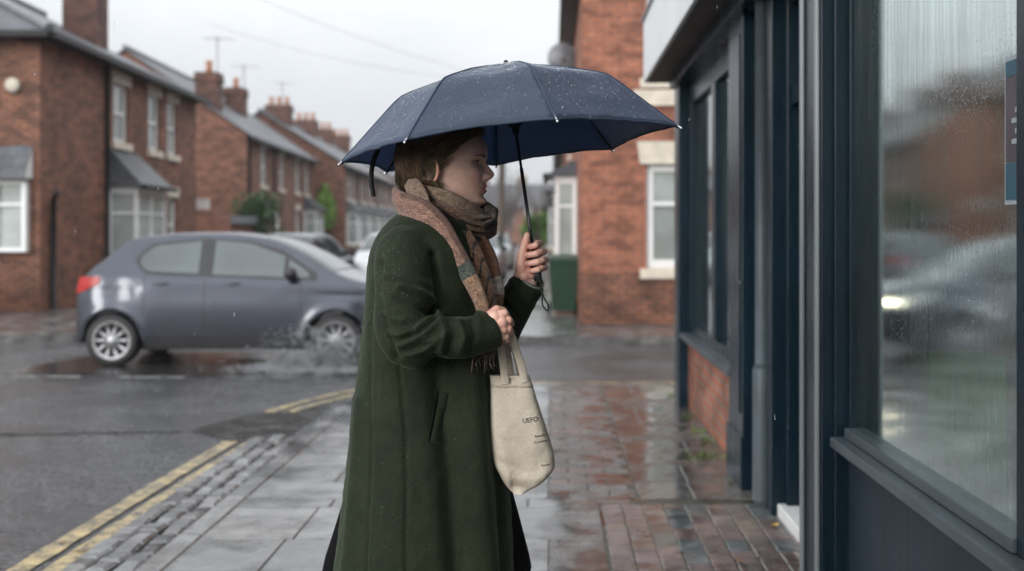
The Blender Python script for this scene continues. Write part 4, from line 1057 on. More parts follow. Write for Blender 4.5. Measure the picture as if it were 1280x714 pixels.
# ------------------------------------------------------------------ water thrown up by the wheel, and rain in the air
m, nt, b = new_mat('water_drops'); b.inputs['Base Color'].default_value = (.9, .93, .95, 1); b.inputs['Roughness'].default_value = .04; b.inputs['IOR'].default_value = 1.33; b.inputs['Transmission Weight'].default_value = .75; M['water'] = m
m, nt, b = new_mat('churned_water'); b.inputs['Base Color'].default_value = (.75, .77, .79, 1); b.inputs['Roughness'].default_value = .12; b.inputs['Transmission Weight'].default_value = .7; b.inputs['IOR'].default_value = 1.33; M['foam'] = m
def oct_drop(mb, p, r, d, L):
    d = Vector(d).normalized(); a = d.orthogonal().normalized(); b_ = d.cross(a); p = Vector(p)
    i = len(mb.V); mb.V += [tuple(p+d*L), tuple(p-d*L), tuple(p+a*r), tuple(p+b_*r), tuple(p-a*r), tuple(p-b_*r)]
    for f in ((0, 2, 3), (0, 3, 4), (0, 4, 5), (0, 5, 2), (1, 3, 2), (1, 4, 3), (1, 5, 4), (1, 2, 5)):
        mb.F.append(tuple(i+k for k in f)); mb.UV.append([(0, 0)]*3); mb.MI.append(0); mb.TN.append((1, 1, 1)); mb.SM.append(True)
sp = MB()
for c in range(300):                                  # ragged arcs flung out from the tyre
    x0 = R.choice([-2.42, -2.42, -2.5, -2.35, -2.7, -3.0]); big_ = 1 if x0 > -2.6 else .5
    a0 = R.gauss(.15, .8); v = R.uniform(.6, 3.3)*big_; el = R.uniform(.35, 1.35); vx, vy, vz = v*math.cos(el)*math.sin(a0)*1.2-.25, -v*math.cos(el)*abs(math.cos(a0))*.6, v*math.sin(el)
    n = R.randint(20, 48)
    for k in range(n):
        t = R.uniform(.03, .5); sd = .02+.10*t
        p = (x0+vx*t+R.gauss(0, sd), 12.62+vy*t+R.gauss(0, sd*.6), RZ+.03+vz*t-4.9*t*t+R.gauss(0, sd*.5))
        if p[2] < RZ: p = (p[0], p[1], RZ+abs(R.gauss(0, .02)))
        r = R.uniform(.003, .011)*(1.1-t); oct_drop(sp, p, r, (vx+R.gauss(0, .3), vy, vz-9.8*t+R.gauss(0, .3)), r*R.uniform(1.2, 4))
for k in range(450):                                 # froth along the wheel track
    x = R.choice([-2.4, -2.6, -3.0])+R.gauss(0, .3); y = 12.55+R.gauss(0, .16); r = R.uniform(.003, .009)
    oct_drop(sp, (x, y, RZ+.008+abs(R.gauss(0, .022))), r, (R.gauss(0, 1), R.gauss(0, 1), .3), r*R.uniform(1, 2.4))
tag(sp.build('water_splash', M['foam'], None, org=(-2.6, 12.4, RZ)), 'spray of dirty water thrown up by the front wheel of the grey hatchback', 'splash', kind='stuff')
pdl = ragged([(-5.9, 12.2), (-4.5, 11.9), (-3.0, 11.95), (-1.9, 12.1), (-1.2, 12.6), (-1.6, 14.1), (-3.5, 14.4), (-5.6, 14.0)], 'puddle', M['water'], RZ+.006, .3, .06)
pdl.data.materials.clear(); m, nt, b = new_mat('standing_water'); b.inputs['Base Color'].default_value = (.035, .034, .034, 1); b.inputs['Roughness'].default_value = .05; b.inputs['Specular IOR Level'].default_value = .9
bump(nt, b, tex_noise(nt, coords(nt, 'Object', (1, 3.5, 1)), 5, 4), .35, .02); pdl.data.materials.append(m)
rn = MB()
for k in range(260):
    Y = R.uniform(1.7, 9); px = R.uniform(0, 1000); py = R.uniform(0, 600); p = W3(px, py, Y)
    if p.z < .1 or p.x > .9: continue
    if 380 < px < 860 and Y < 3.6: continue
    if Y < 2.4: continue
    L = R.uniform(.002, .008); oct_drop(rn, p, R.uniform(.0006, .0014), (R.gauss(-.05, .04), 0, 1), L)
tag(rn.build('falling_rain', M['water'], None, org=(0, 4, 2)), 'scattered falling raindrops in the air of the street', 'rain', kind='stuff')
# air
hz = MB(); hz.box(-60, 60, -35, 175, -1.1, 16)
mh = bpy.data.materials.new('misty_air'); mh.use_nodes = True; nt = mh.node_tree; nt.nodes.remove(nt.nodes['Principled BSDF'])
pvn = nt.nodes.new('ShaderNodeVolumePrincipled'); pvn.inputs['Color'].default_value = (.88, .91, .95, 1); pvn.inputs['Density'].default_value = .0007; pvn.inputs['Anisotropy'].default_value = .2
nt.links.new(pvn.outputs[0], nt.nodes['Material Output'].inputs['Volume'])
HAZE = True
if HAZE: hzo = hz.build('haze', mh, None); hzo['kind'] = 'stuff'; hzo['label'] = 'thin rain mist filling the street'
# ------------------------------------------------------------------ the woman
YW = 2.96; S = FP/YW
M['skin'] = None
def skin_mat():
    m, nt, b = new_mat('skin'); v = coords(nt, 'Object')
    n = tex_noise(nt, v, 24, 5, .6)
    col = ramp(nt, n, [(.3, (.64, .39, .30)), (.7, (.80, .55, .45))])
    col = tint(nt, col)
    nt.links.new(col, b.inputs['Base Color']); b.inputs['Roughness'].default_value = .42
    b.inputs['Subsurface Weight'].default_value = .18; b.inputs['Subsurface Radius'].default_value = (.012, .005, .003); b.inputs['Subsurface Scale'].default_value = .6
    bump(nt, b, tex_noise(nt, v, 420, 3), .12, .001)
    return m
M['skin'] = skin_mat()
M['nail'] = simple('fingernail', (.60, .37, .31), .25, .05, 5)
def arrays(o):
    dg = bpy.context.evaluated_depsgraph_get(); e = o.evaluated_get(dg); me = e.to_mesh()
    V = np.empty(len(me.vertices)*3); me.vertices.foreach_get('co', V); F = [tuple(p.vertices) for p in me.polygons]
    e.to_mesh_clear(); return V.reshape(-1, 3), F
def fuse(mb, voxel, smooth=3, sf=.5):
    """weld overlapping closed pieces into one continuous skin"""
    me = bpy.data.meshes.new('tmp'); me.from_pydata(mb.V, [], mb.F); me.update()
    bm = bmesh.new(); bm.from_mesh(me); bmesh.ops.remove_doubles(bm, verts=bm.verts, dist=1e-6); bmesh.ops.recalc_face_normals(bm, faces=bm.faces); bm.to_mesh(me); bm.free()
    o = bpy.data.objects.new('tmp', me); COL.objects.link(o)
    r = o.modifiers.new('r', 'REMESH'); r.mode = 'VOXEL'; r.voxel_size = voxel; r.use_smooth_shade = True
    if smooth: s = o.modifiers.new('s', 'SMOOTH'); s.iterations = smooth; s.factor = sf
    V, F = arrays(o); bpy.data.objects.remove(o); bpy.data.meshes.remove(me)
    return V, F
def vnormals(V, F):
    N = np.zeros_like(V); T = np.array([f[:3] for f in F]); n = np.cross(V[T[:, 1]]-V[T[:, 0]], V[T[:, 2]]-V[T[:, 0]])
    for f4 in range(4):
        idx = np.array([f[min(f4, len(f)-1)] for f in F]); np.add.at(N, idx, n)
    return N/np.maximum(np.linalg.norm(N, axis=1, keepdims=True), 1e-9)
def mesh_obj(name, V, F, mats, parent=None, org=(0, 0, 0), tn=None):
    o_ = Vector(org); me = bpy.data.meshes.new(name); me.from_pydata((np.asarray(V)-np.array(o_)).tolist(), [], F)
    me.polygons.foreach_set('use_smooth', [True]*len(F)); me.materials.append(mats)
    if tn is not None:
        ca = me.color_attributes.new('tint', 'FLOAT_COLOR', 'POINT'); ca.data.foreach_set('color', np.concatenate([tn, np.ones((len(tn), 1))], 1).ravel().tolist())
    me.update(); o = bpy.data.objects.new(name, me); COL.objects.link(o)
    p = parent; off = Vector((0, 0, 0))
    while p is not None: off += p.location; p = p.parent
    o.location = o_-off
    if parent: o.parent = parent
    return o
def chain(mb, pts, rs, n=None, sides=14, up=(0, 1, 0), ends=(0, -1)):
    n = n or 4*len(pts); P = spline(pts, n)
    t = np.concatenate([[0], np.cumsum([(Vector(pts[i+1])-Vector(pts[i])).length for i in range(len(pts)-1)])]); q = np.linspace(0, t[-1], n)
    rr = [hermite(t, [(r[k] if hasattr(r, '__len__') else r) for r in rs], q) for k in (0, 1)]
    mb.tube(P, list(zip(rr[0], rr[1])), sides, up=up)
    for e, k in ((0, 0), (-1, -1)):
        if e not in ends: continue
        mb.ball(P[e], min(rr[0][k], rr[1][k])*.995, 12, 8)

# ---- head: horizontal slices from a measured profile, then features pushed out of it
HX, HY, HZ = (552-VX)/S, YW, CH-(212.7-VY)/S
zk = [-.24, -.20, -.165, -.14, -.118, -.104, -.097, -.092, -.082, -.069, -.048, -.027, 0, .010, .018, .028, .037, .060, .080, .100, .115, .126, .1315, .134]
fr_ = [.040, .034, .034, .040, .056, .083, .100, .108, .1155, .1125, .1135, .1145, .1135, .113, .1135, .118, .1205, .119, .110, .090, .068, .044, .024, .002]
bk_ = [-.055, -.052, -.050, -.052, -.056, -.060, -.064, -.066, -.072, -.078, -.086, -.092, -.098, -.100, -.101, -.102, -.101, -.097, -.088, -.072, -.056, -.036, -.022, -.006]
wd_ = [.062, .056, .054, .055, .058, .061, .0625, .064, .0655, .067, .0695, .0705, .072, .0725, .073, .0735, .0735, .0715, .066, .055, .044, .030, .018, .003]
NZ, NT = 230, 192
zs = np.concatenate([np.linspace(-.24, .12, NZ-24, endpoint=False), .12+(.0140)*np.sin(np.linspace(0, math.pi/2, 24))])
Fz, Bz, Wz = hermite(zk, fr_, zs), hermite(zk, bk_, zs), hermite(zk, wd_, zs)
th = np.linspace(0, 2*math.pi, NT, endpoint=False)
Pn = np.zeros((NZ, NT, 3))
for i, z in enumerate(zs):
    xc = Bz[i]*.35+Fz[i]*.12
    jaw = np.clip((-.03-z)/.06, 0, 1)*np.clip((z+.13)/.04, 0, 1)
    for j, t in enumerate(th):
        c, s = math.cos(t), math.sin(t)
        if c >= 0:
            ex = 2/(2.25-.35*jaw); ex2 = 2/(2.05)
            x = xc+(Fz[i]-xc)*abs(c)**ex2; y = Wz[i]*math.copysign(abs(s)**ex, s)
            y *= 1-(.20*jaw)*max(0, c)**1.2
        else: x = xc+(xc-Bz[i])*-abs(c)**(2/2.1); y = Wz[i]*math.copysign(abs(s)**(2/2.1), s)
        Pn[i, j] = (x, y, z)
X, Yv, Z = Pn[..., 0], Pn[..., 1], Pn[..., 2]
front = np.clip((X-.03)/.03, 0, 1)
ga = lambda v, m_, s: np.exp(-((v-m_)/s)**2)
dx = np.zeros_like(X); dy = np.zeros_like(X)
nz_ = [-.034, -.028, -.0235, -.018, -.012, -.006, .002, .009, .018, .03]; nh = [0, .0035, .0125, .0200, .0235, .0215, .0160, .0110, .0050, 0]
ridge = hermite(nz_, nh, np.clip(Z, -.034, .03))
wn = hermite([-.034, -.02, -.008, .01, .03], [.0115, .0125, .0100, .0075, .009], np.clip(Z, -.034, .03))
dx += ridge*np.exp(-(np.abs(Yv)/wn)**2.3)*front
for s in (-1, 1):
    dx += .0110*ga(Yv, s*.0135, .0068)*ga(Z, -.0185, .0085)*front       # alae
    dx -= .0035*ga(Yv, s*.0235, .005)*ga(Z, -.021, .010)*front          # crease beside
    dx -= .0095*ga(Yv, s*.030, .0165)*ga(Z, .019, .0125)*front           # eye socket
    dx -= .002*ga(Yv, s*.016, .009)*ga(Z, .018, .010)*front
    dx += .0030*ga(Yv, s*.034, .020)*ga(Z, .036, .008)*front            # brow
    dx += .0048*ga(Yv, s*.043, .020)*ga(Z, -.010, .018)*front           # cheek
    dy += s*.003*ga(Yv, s*.06, .02)*ga(Z, -.008, .018)*front
    dx -= .0012*ga(Yv, s*.024, .008)*ga(Z, -.040, .014)*front           # nasolabial fold
    dx += .002*ga(Yv, s*.008, .006)*ga(Z, -.029, .006)*front
lipw = np.exp(-(np.abs(Yv)/.022)**3)*front
dx += lipw*(.0046*ga(Z, -.0420, .0052)+.0048*ga(Z, -.0550, .0060)-.0022*ga(Z, -.0486, .0018)-.0030*ga(Z, -.0675, .006)-.0012*ga(Z, -.034, .003))
dx += .003*ga(Yv, 0, .016)*ga(Z, -.083, .009)*front
Pn[..., 0] += dx; Pn[..., 1] += dy
tn = np.ones((NZ, NT, 3))
lips = lipw*(np.clip(ga(Z, -.0430, .0050)*1.3, 0, 1)+np.clip(ga(Z, -.0550, .0062)*1.3, 0, 1)).clip(0, 1)
tn = tn*(1-lips[..., None])+lips[..., None]*np.array([.80, .42, .47])
mouth = (lipw*ga(Z, -.0486, .0016))[..., None]*.7; tn = tn*(1-mouth)+mouth*np.array([.25, .10, .10])
for s in (-1, 1):
    ch = (ga(Yv, s*.045, .02)*ga(Z, -.018, .02)*front)[..., None]*.45; tn *= 1-ch*np.array([0, .22, .16])
    ey = (ga(Yv, s*.030, .016)*ga(Z, .017, .010)*front)[..., None]*.35; tn *= 1-ey*np.array([.20, .30, .28])
ntip = (ga(Yv, 0, .014)*ga(Z, -.014, .010)*front)[..., None]*.6; tn *= 1-ntip*np.array([0, .22, .16])
headV = Pn.reshape(-1, 3); headF = []
for i in range(NZ-1):
    for j in range(NT):
        j2 = (j+1) % NT; headF.append((i*NT+j, i*NT+j2, (i+1)*NT+j2, (i+1)*NT+j))
headF.append(tuple(range((NZ-1)*NT, NZ*NT)))
YAW = rad(-4)
def Hd(p):      # head space to world
    x, y, z = p; return Vector((HX+x*math.cos(YAW)-y*math.sin(YAW), HY+x*math.sin(YAW)+y*math.cos(YAW), HZ+z))
headW = np.array([tuple(Hd(p)) for p in headV])

# ---- ears
ear = MB()
for s in (-1, 1):
    base = Vector((-.004, s*.073, -.004))
    P = []; 
    for k in range(15):
        a = rad(-60+k*22); rx, rz = .017, .030
        P.append(base+Vector((-.006-rx*math.cos(a)*-1*-.9, s*(.006+.006*math.sin(a*.5)**2), rz*math.sin(a)*1.0)))
    ear.tube([Hd(p) for p in P], .0042, 8, up=(0, 1, 0))
    rows = []
    for i in range(6):
        q = i/5; rows.append([Hd(base+Vector((-.006+.017*q*math.cos(a)*.95, s*(.003+.005*q*q), .030*q*math.sin(a)))) for a in [2*math.pi*j/18 for j in range(18)]])
    ear.grid(rows, closed_v=True); ear.ball(Hd(base+Vector((.002, s*.004, -.029))), (.007, .005, .009), 10, 8)
    ear.ball(Hd(base+Vector((.010, s*.003, -.004))), (.006, .005, .008), 10, 8)

# ---- hidden body, arms, legs; hands fused finely
body = MB()
chain(body, [W3(548, 470, YW), W3(546, 400, YW), W3(546, 330, YW), W3(548, 290, YW)], [(.15, .11), (.12, .10), (.15, .11), (.09, .08)], 20, up=(1, 0, 0))
chain(body, [W3(548, 290, YW), W3(552, 255, YW), W3(556, 235, YW)], [.07, .056, .054], 10)
for sg, hip in ((-1, -.1), (1, .1)):
    bx = -.28+(.10 if sg > 0 else -.10)
    chain(body, [(-.29, YW+hip, .92), ((-.29+bx)/2+.02, YW+hip, .50), (bx, YW+hip, .10)], [.088, .06, .042], 16)
AN = dict(sh=W3(508, 322, 2.80), el=W3(510, 428, 2.70), wr=W3(612, 412, 2.745))
AF = dict(sh=W3(525, 325, 3.12), el=W3(596, 440, 3.10), wr=W3(661, 352, 2.985))
for A in (AN, AF):
    chain(body, [A['sh'], A['sh'].lerp(A['el'], .5), A['el']], [.05, .045, .038], 10); chain(body, [A['el'], A['el'].lerp(A['wr'], .5), A['wr']], [.038, .034, .026], 10)
bV, bF = fuse(body, .009, 2)

YS = 2.975     # depth of the umbrella shaft in the hand
def seg(mb, pts, rs):
    for i in range(len(pts)-1):
        a, b_ = Vector(pts[i]), Vector(pts[i+1])
        mb.tube([a, a.lerp(b_, .33), a.lerp(b_, .66), b_], [rs[i], rs[i]*.67+rs[i+1]*.33, rs[i]*.33+rs[i+1]*.67, rs[i+1]], 14, up=(.1, .9, .3))
    for p, r in zip(pts, rs): mb.ball(p, r, 14, 10)
# far hand, gripping the shaft: palm behind, fingers wrap round to the front, thumb up along the shaft
hf = MB(); P = lambda px, py, d: W3(px, py, YS+d)
seg(hf, [W3(657, 362, 2.99), P(655, 348, .006), P(655, 336, .006)], [.026, .026, .025])
for (px, py, d, r) in ((653, 336, .004, .021), (654, 326, .006, .0195), (657, 317, .012, .016), (662, 336, .013, .019), (664, 326, .016, .017), (666, 318, .018, .0145), (660, 345, .008, .022), (651, 342, -.004, .0185), (655, 345, -.008, .0175), (662, 343, -.002, .017)): hf.ball(P(px, py, d), r, 16, 12)
fing = [(304, 8.6, 676, 663.5), (314.5, 9.0, 680, 660.5), (325, 8.8, 682.5, 661), (334.5, 8.0, 681.5, 664)]
tips = []
for k, (py, r, xo, xt) in enumerate(fing):
    r /= 1000; t = -2.0
    pts = [P(668, py+5, .026), P(xo-3, py+1, .022), P(xo, py, .004), P(xo-5, py+t*.2+1, -.017), P((xo+xt)/2, py+2.5, -.0255), P(xt, py+4.5, -.021)]
    seg(hf, pts, [r*1.15, r*1.10, r*1.04, r*1.0, r*.97, r*.88]); tips.append((pts[-1], pts[-2], r))
seg(hf, [P(652, 342, -.006), P(651, 330, -.014), P(653, 317, -.0145), P(656.5, 305, -.012), P(659, 294, -.007)], [.0175, .0148, .0120, .0108, .0082])
hfV, hfF = fuse(hf, .00125, 3, .4)
# near hand: a loose fist at the front of the coat, closed on the bag's handles
hn = MB(); Q = lambda px, py, Y=2.745: W3(612+(px-612)*1.08+4.5, 404+(py-404)*1.1, Y-.004)
seg(hn, [Q(598, 412, 2.74), Q(609, 408, 2.74)], [.026, .026])
for (px, py, Y, r) in ((613, 399, 2.742, .021), (613, 408, 2.738, .0215), (615, 416, 2.742, .019), (620, 397, 2.744, .0165), (621, 404, 2.738, .0175), (622, 411, 2.74, .0165), (622, 417, 2.745, .014)): hn.ball(Q(px, py, Y), r, 16, 12)
for k, (x0, y0, r) in enumerate(((625, 393, .0098), (629.5, 401, .0102), (629.5, 410.5, .0098), (626.5, 419, .0088))):
    seg(hn, [Q(x0-5, y0+1, 2.742), Q(x0, y0, 2.744), Q(x0+2.5, y0+3.5, 2.768), Q(x0-4, y0+4.5, 2.79), Q(x0-10, y0+4, 2.782)], [r*1.1, r*1.08, r, r*.95, r*.85])
seg(hn, [Q(608, 396, 2.752), Q(616, 389, 2.765), Q(623, 390, 2.78), Q(627, 395, 2.79)], [.0135, .0115, .0102, .0088])
hnV, hnF = fuse(hn, .00125, 16, .6)
V = np.concatenate([headW, np.array(ear.V), bV, hfV, hnV]); off = 0; F = []
for n_, ff in ((len(headW), headF), (len(ear.V), ear.F), (len(bV), bF), (len(hfV), hfF), (len(hnV), hnF)):
    F += [tuple(a+off for a in f) for f in ff]; off += n_
T = np.ones((len(V), 3)); T[:len(headW)] = tn.reshape(-1, 3); T[len(headW):len(headW)+len(ear.V)] = (1.05, .82, .74)
hs = len(headW)+len(ear.V)+len(bV); T[hs:] = (1.12, 1.0, .98)
# knuckles and fingertips a touch redder
for (p, q, r) in tips:
    d = np.linalg.norm(V-np.array(p), axis=1); w_ = np.exp(-(d/.012)**2)[:, None]; T *= 1-w_*np.array([0, .16, .12])
person = mesh_obj('person', V, F, M['skin'], None, (-.29, YW, 0), T)
tag(person, 'woman in long dark green coat and chunky scarf walking right under the umbrella', 'person')
# fingernails on the gripping hand and thumb
for (p, q, r) in tips[:4]:
    nl = MB(); d = (Vector(p)-Vector(q)).normalized(); c_ = Vector(p)+Vector((0, -1, .15)).normalized()*r*.78+d*.002
    nl.ball(c_, (.0048, .0016, .0040), 10, 6); nl.build('fingernail', M['nail'], person)

# ---- eyes, brow
m, nt, b = new_mat('eye_white'); b.inputs['Base Color'].default_value = (.62, .57, .54, 1); b.inputs['Roughness'].default_value = .12; M['eyewhite'] = m
m, nt, b = new_mat('iris'); b.inputs['Base Color'].default_value = (.07, .06, .045, 1); b.inputs['Roughness'].default_value = .06; M['iris'] = m
m, nt, b = new_mat('lash'); b.inputs['Base Color'].default_value = (.02, .013, .01, 1); b.inputs['Roughness'].default_value = .5; M['lash'] = m
for s in (-1, 1):
    c_ = Vector((.0855, s*.0270, .0185)); e = MB(); e.ball(Hd(c_), .0118, 24, 16); eo = e.build('eye', M['eyewhite'], person)
    gz = Vector((1, s*.06, -.03)).normalized(); i_ = MB(); i_.ball(Hd(c_+gz*.0072), .0062, 18, 12); i_.build('iris', M['iris'], eo)
    ld = MB(); opn = lambda az: max(0, math.cos(az*math.pi/2/rad(76)))**.7 if abs(az) < rad(76) else 0
    eu = lambda az: rad(18)*opn(az)-rad(3); el_ = lambda az: -rad(19)*opn(az)-rad(4)
    for up_, rr in ((1, .0133), (-1, .0127)):
        rows = []
        for i in range(9):
            row = []
            for j in range(37):
                az = rad(-150+300*j/36); e0 = eu(az) if up_ > 0 else el_(az); e1 = rad(89)*up_; e2 = e0+(e1-e0)*i/8
                row.append(Hd(c_+Vector((rr*math.cos(e2)*math.cos(az), rr*math.cos(e2)*math.sin(az), rr*math.sin(e2)))))
            rows.append(row)
        ld.grid(rows, tn=(.86, .76, .76))
    ld.build('eyelid', M['skin'], eo)
    ls = MB()
    edge = lambda az, q=.0136: c_+Vector((q*math.cos(az)*math.cos(eu(az)), q*math.sin(az)*math.cos(eu(az)), q*math.sin(eu(az))))
    for j in range(28):
        az = rad(-70+140*j/27); p0 = edge(az); d = Vector((math.cos(az), math.sin(az), -.05))
        ls.tube([Hd(p0), Hd(p0+d*.003), Hd(p0+d*.0052+Vector((0, 0, .0018)))], [.0005, .0004, .0001], 4, caps=False)
    ls.tube([Hd(edge(rad(-74+148*k/16))) for k in range(17)], .0011, 5)
    ls.build('eyelash', M['lash'], eo)
M['hair'] = None
def hair_mat():
    m, nt, b = new_mat('hair'); v = coords(nt, 'Object')
    a = nt.nodes.new('ShaderNodeAttribute'); a.attribute_name = 'tint'
    nt.links.new(mix(nt, 1, a.outputs['Color'], ramp(nt, tex_noise(nt, v, 30, 2), [(.3, .8), (.7, 1.2)]), 'MULTIPLY'), b.inputs['Base Color'])
    b.inputs['Roughness'].default_value = .36; b.inputs['Specular IOR Level'].default_value = .4
    return m
M['hair'] = hair_mat()

# surface lookup for hair and brow
cen = Vector((.005, 0, .02))
kd = KDTree(len(headV))
for i, p in enumerate(headV): kd.insert((Vector(p)-cen).normalized(), i)
kd.balance()
def surf(p, off):
    d = (Vector(p)-cen).normalized(); hits = kd.find_n(d, 4); r = sum((Vector(headV[h[1]])-cen).length for h in hits)/4
    return cen+d*(r+off)
bw = MB()
for s in (-1, 1):
    for k in range(150):
        u = R.random(); y = s*(.017+.034*u); z = .0315+.0050*math.sin(u*2.4)+R.uniform(-.0022, .0022)*(1.2-u); p = surf((.12, y*1.0, z), .0008)
        # put on face front by marching
        p = surf(Vector((.118-.020*(abs(y)/.05)**2, y, z)), .001); d = Vector((-.15-.3*u, s*.9, .35-.7*u)).normalized()*.007
        q = surf(p+d, .0022); bw.tube([Hd(p), Hd(p.lerp(q, .5)), Hd(q)], [.00045, .0004, .0001], 4, caps=False, tn=(.10, .062, .042))
bw.build('eyebrow', M['hair'], person)

# ---- hair: cap and strands
hlx = lambda z: float(np.interp(z, [-.06, -.035, -.012, .0, .012, .037, .062, .080, .092, .2], [-.030, -.022, -.012, .020, .036, .046, .066, .086, .14, .2]))
def is_hair(p): return p[0] < hlx(p[2]) and p[2] > -.052
def thick(p):
    m_ = hlx(p[2])-p[0]; t = min(1, max(0, m_/.03)); back = max(0, min(1, -p[0]/.06))
    low = max(0, min(1, (p[2]+.06)/.04))
    return .002+t*(.0100+.001*back)*(0.35+.65*low)+ (.003 if p[2] > .09 else 0)
cap = MB(); idx = {}
ok = np.array([is_hair(p) for p in headV]); okc = np.array([is_hair((p[0]+(.016 if p[2] < .075 else .004), p[1], p[2])) for p in headV])
hv = []; hfc = []
mp_ = -np.ones(len(headV), int)
for f in headF[:-1]:
    if okc[list(f)].all():
        for a in f:
            if mp_[a] < 0: mp_[a] = len(hv); p = Vector(headV[a]); hv.append(tuple(Hd(surf(p, thick(p)*.8))))
        hfc.append(tuple(int(mp_[a]) for a in f))
capV = np.array(hv)
top_ = [int(mp_[a]) for a in headF[-1] if mp_[a] >= 0]
if len(top_) > 2: hfc.append(tuple(top_))
hairm = MB()
cand = [i for i in range(0, len(headV)) if ok[i] and headV[i][2] > -.03]
def strand(p, n=15, step=.0125, lift=0.0, col=(.06, .04, .025), r=.0007):
    P_ = []; s = 1 if p.y > 0 else -1; l0 = R.uniform(.6, 1.15); wob = p.z*70+p.x*35+p.y*20+R.gauss(0, .5)
    for k in range(n):
        t = thick(p)
        q = surf(p, t*l0+lift+.0040*math.sin(k*.62+wob))
        if q.z < -.045: 
            q.z = max(q.z, -.050)
        P_.append(Hd(q))
        D = Vector((0, 0, -1.0))
        if p.z > .085: D = Vector((-.55, s*(.9 if abs(p.y) < .05 else .4), -.25))
        elif p.x > -.02 and p.z > .0: D = Vector((-1.05, 0, -.75))
        elif p.x > -.03: D = Vector((-.30, 0, -1))
        else: D = Vector((.12*max(0, -p.z*20), 0, -1))
        D += Vector((R.gauss(0, .16)+.12*math.sin(k*.8+wob), R.gauss(0, .14), 0))
        p = surf(p+D.normalized()*step, 0)
        if p.z < -.046-R.random()*.012: break
        if p.z > -.01 and p.x > hlx(p.z)+.004-R.random()**2*.014: break
    if len(P_) < 3: return
    m_ = len(P_); hairm.tube(P_, [r*(.6+.4*math.sin(math.pi*min(1, (i+1)/m_*1.0)))*(1 if i < m_-2 else .5) for i in range(m_)], 3, caps=False, tn=col)
for k in range(9500):
    i = R.choice(cand); p = Vector(headV[i])
    if p.z < .05 and R.random() < .45: continue
    blond = R.random() < .32
    c_ = (R.uniform(.20, .42), R.uniform(.13, .28), R.uniform(.07, .15)) if blond else (R.uniform(.07, .16), R.uniform(.045, .10), R.uniform(.024, .055))
    strand(p, R.randint(8, 17), .012, R.uniform(0, .0035), c_, R.uniform(.00030, .00065))
# front: fringe swept back from the forehead, behind-the-ear locks, flicked ends at the nape
for k in range(1600):
    s = R.choice((-1, -1, 1)); z0 = R.uniform(.070, .10); p = Vector((hlx(z0)-R.uniform(0, .03), s*R.uniform(.0, .06), z0)); p = surf(p, 0)
    blond = R.random() < .30
    c_ = (R.uniform(.16, .26), R.uniform(.10, .17), R.uniform(.05, .085)) if blond else (R.uniform(.03, .07), R.uniform(.019, .043), R.uniform(.011, .024))
    strand(p, R.randint(10, 18), .0115, R.uniform(.001, .006), c_, R.uniform(.0003, .0006))
for k in range(700):
    s = R.choice((-1, 1)); x0 = R.uniform(-.085, .004); a = surf(Vector((x0, s*.075, .02)), .012)
    e = Vector((x0+R.uniform(.0, .03)*(1 if x0 > -.05 else 1.3), a.y*.9+s*R.uniform(-.004, .006), R.uniform(-.068, -.040)))
    blond = R.random() < .35; c_ = (R.uniform(.20, .34), R.uniform(.13, .22), R.uniform(.06, .11)) if blond else (R.uniform(.035, .08), R.uniform(.022, .05), R.uniform(.012, .028))
    m1 = surf(Vector((x0-.004, s*.075, -.01)), .014); hairm.tube([Hd(q) for q in spline([a, m1, m1.lerp(e, .6)+Vector((-.006, s*.003, 0)), e], 9)], [.0005]*7+[.0004, .0002], 3, caps=False, tn=c_)
for k in range(600):                                   # nape ends curling under
    y = R.uniform(-.06, .06); a = surf(Vector((-.1, y, .01)), .017); e = Vector((a.x+R.uniform(.012, .04), y*.85, R.uniform(-.058, -.030)))
    c_ = (R.uniform(.035, .09), R.uniform(.022, .055), R.uniform(.012, .03)); mdl = a.lerp(e, .55)+Vector((-.012, 0, -.004))
    hairm.tube([Hd(q) for q in spline([a, mdl, e], 8)], [.0005]*6+[.0004, .0002], 3, caps=False, tn=c_)
for k in range(170):                                   # flyaways
    i = R.choice(cand); p = Vector(headV[i]); a = surf(p, thick(p)); d = (a-cen).normalized(); e = a+d*R.uniform(.004, .016)+Vector((-.012, R.gauss(0, .008), -.035))*R.uniform(.5, 1.4)
    hairm.tube([Hd(q) for q in spline([a, a.lerp(e, .5)+d*R.uniform(.003, .010), e], 9)], [.00028]*7+[.0002, .0001], 3, caps=False, tn=(R.uniform(.08, .22), R.uniform(.05, .14), R.uniform(.03, .07)))
base = len(hairm.V)
for v_ in hv: hairm.V.append(v_)
for f in hfc:
    hairm.F.append(tuple(a+base for a in f)); hairm.UV.append([(0, 0)]*len(f)); hairm.MI.append(0); hairm.TN.append((.030, .019, .012)); hairm.SM.append(True)
hairm.build('hair', M['hair'], person)

# ---- coat
def wool():
    m, nt, b = new_mat('green_wool'); v = coords(nt, 'Object')
    n = tex_noise(nt, v, 5, 5, .6); f = tex_noise(nt, v, 330, 3, .7); ff = tex_noise(nt, coords(nt, 'Object', (1, 1, .35)), 70, 4, .65)
    col = ramp(nt, n, [(.3, (.009, .0138, .0062)), (.7, (.0185, .026, .0118))])
    col = mix(nt, 1, col, ramp(nt, f, [(.3, .62), (.72, 1.45)]), 'MULTIPLY'); col = mix(nt, 1, col, ramp(nt, ff, [(.3, .8), (.7, 1.25)]), 'MULTIPLY')
    nt.links.new(col, b.inputs['Base Color']); b.inputs['Roughness'].default_value = .85; b.inputs['Specular IOR Level'].default_value = .25
    b.inputs['Sheen Weight'].default_value = .16; b.inputs['Sheen Roughness'].default_value = .35; b.inputs['Sheen Tint'].default_value = (.6, .72, .52, 1)
    nb = bump(nt, b, f, .5, .0016); bump(nt, b, tex_noise(nt, v, 45, 3), .25, .003, nb)
    return m
M['wool'] = wool()
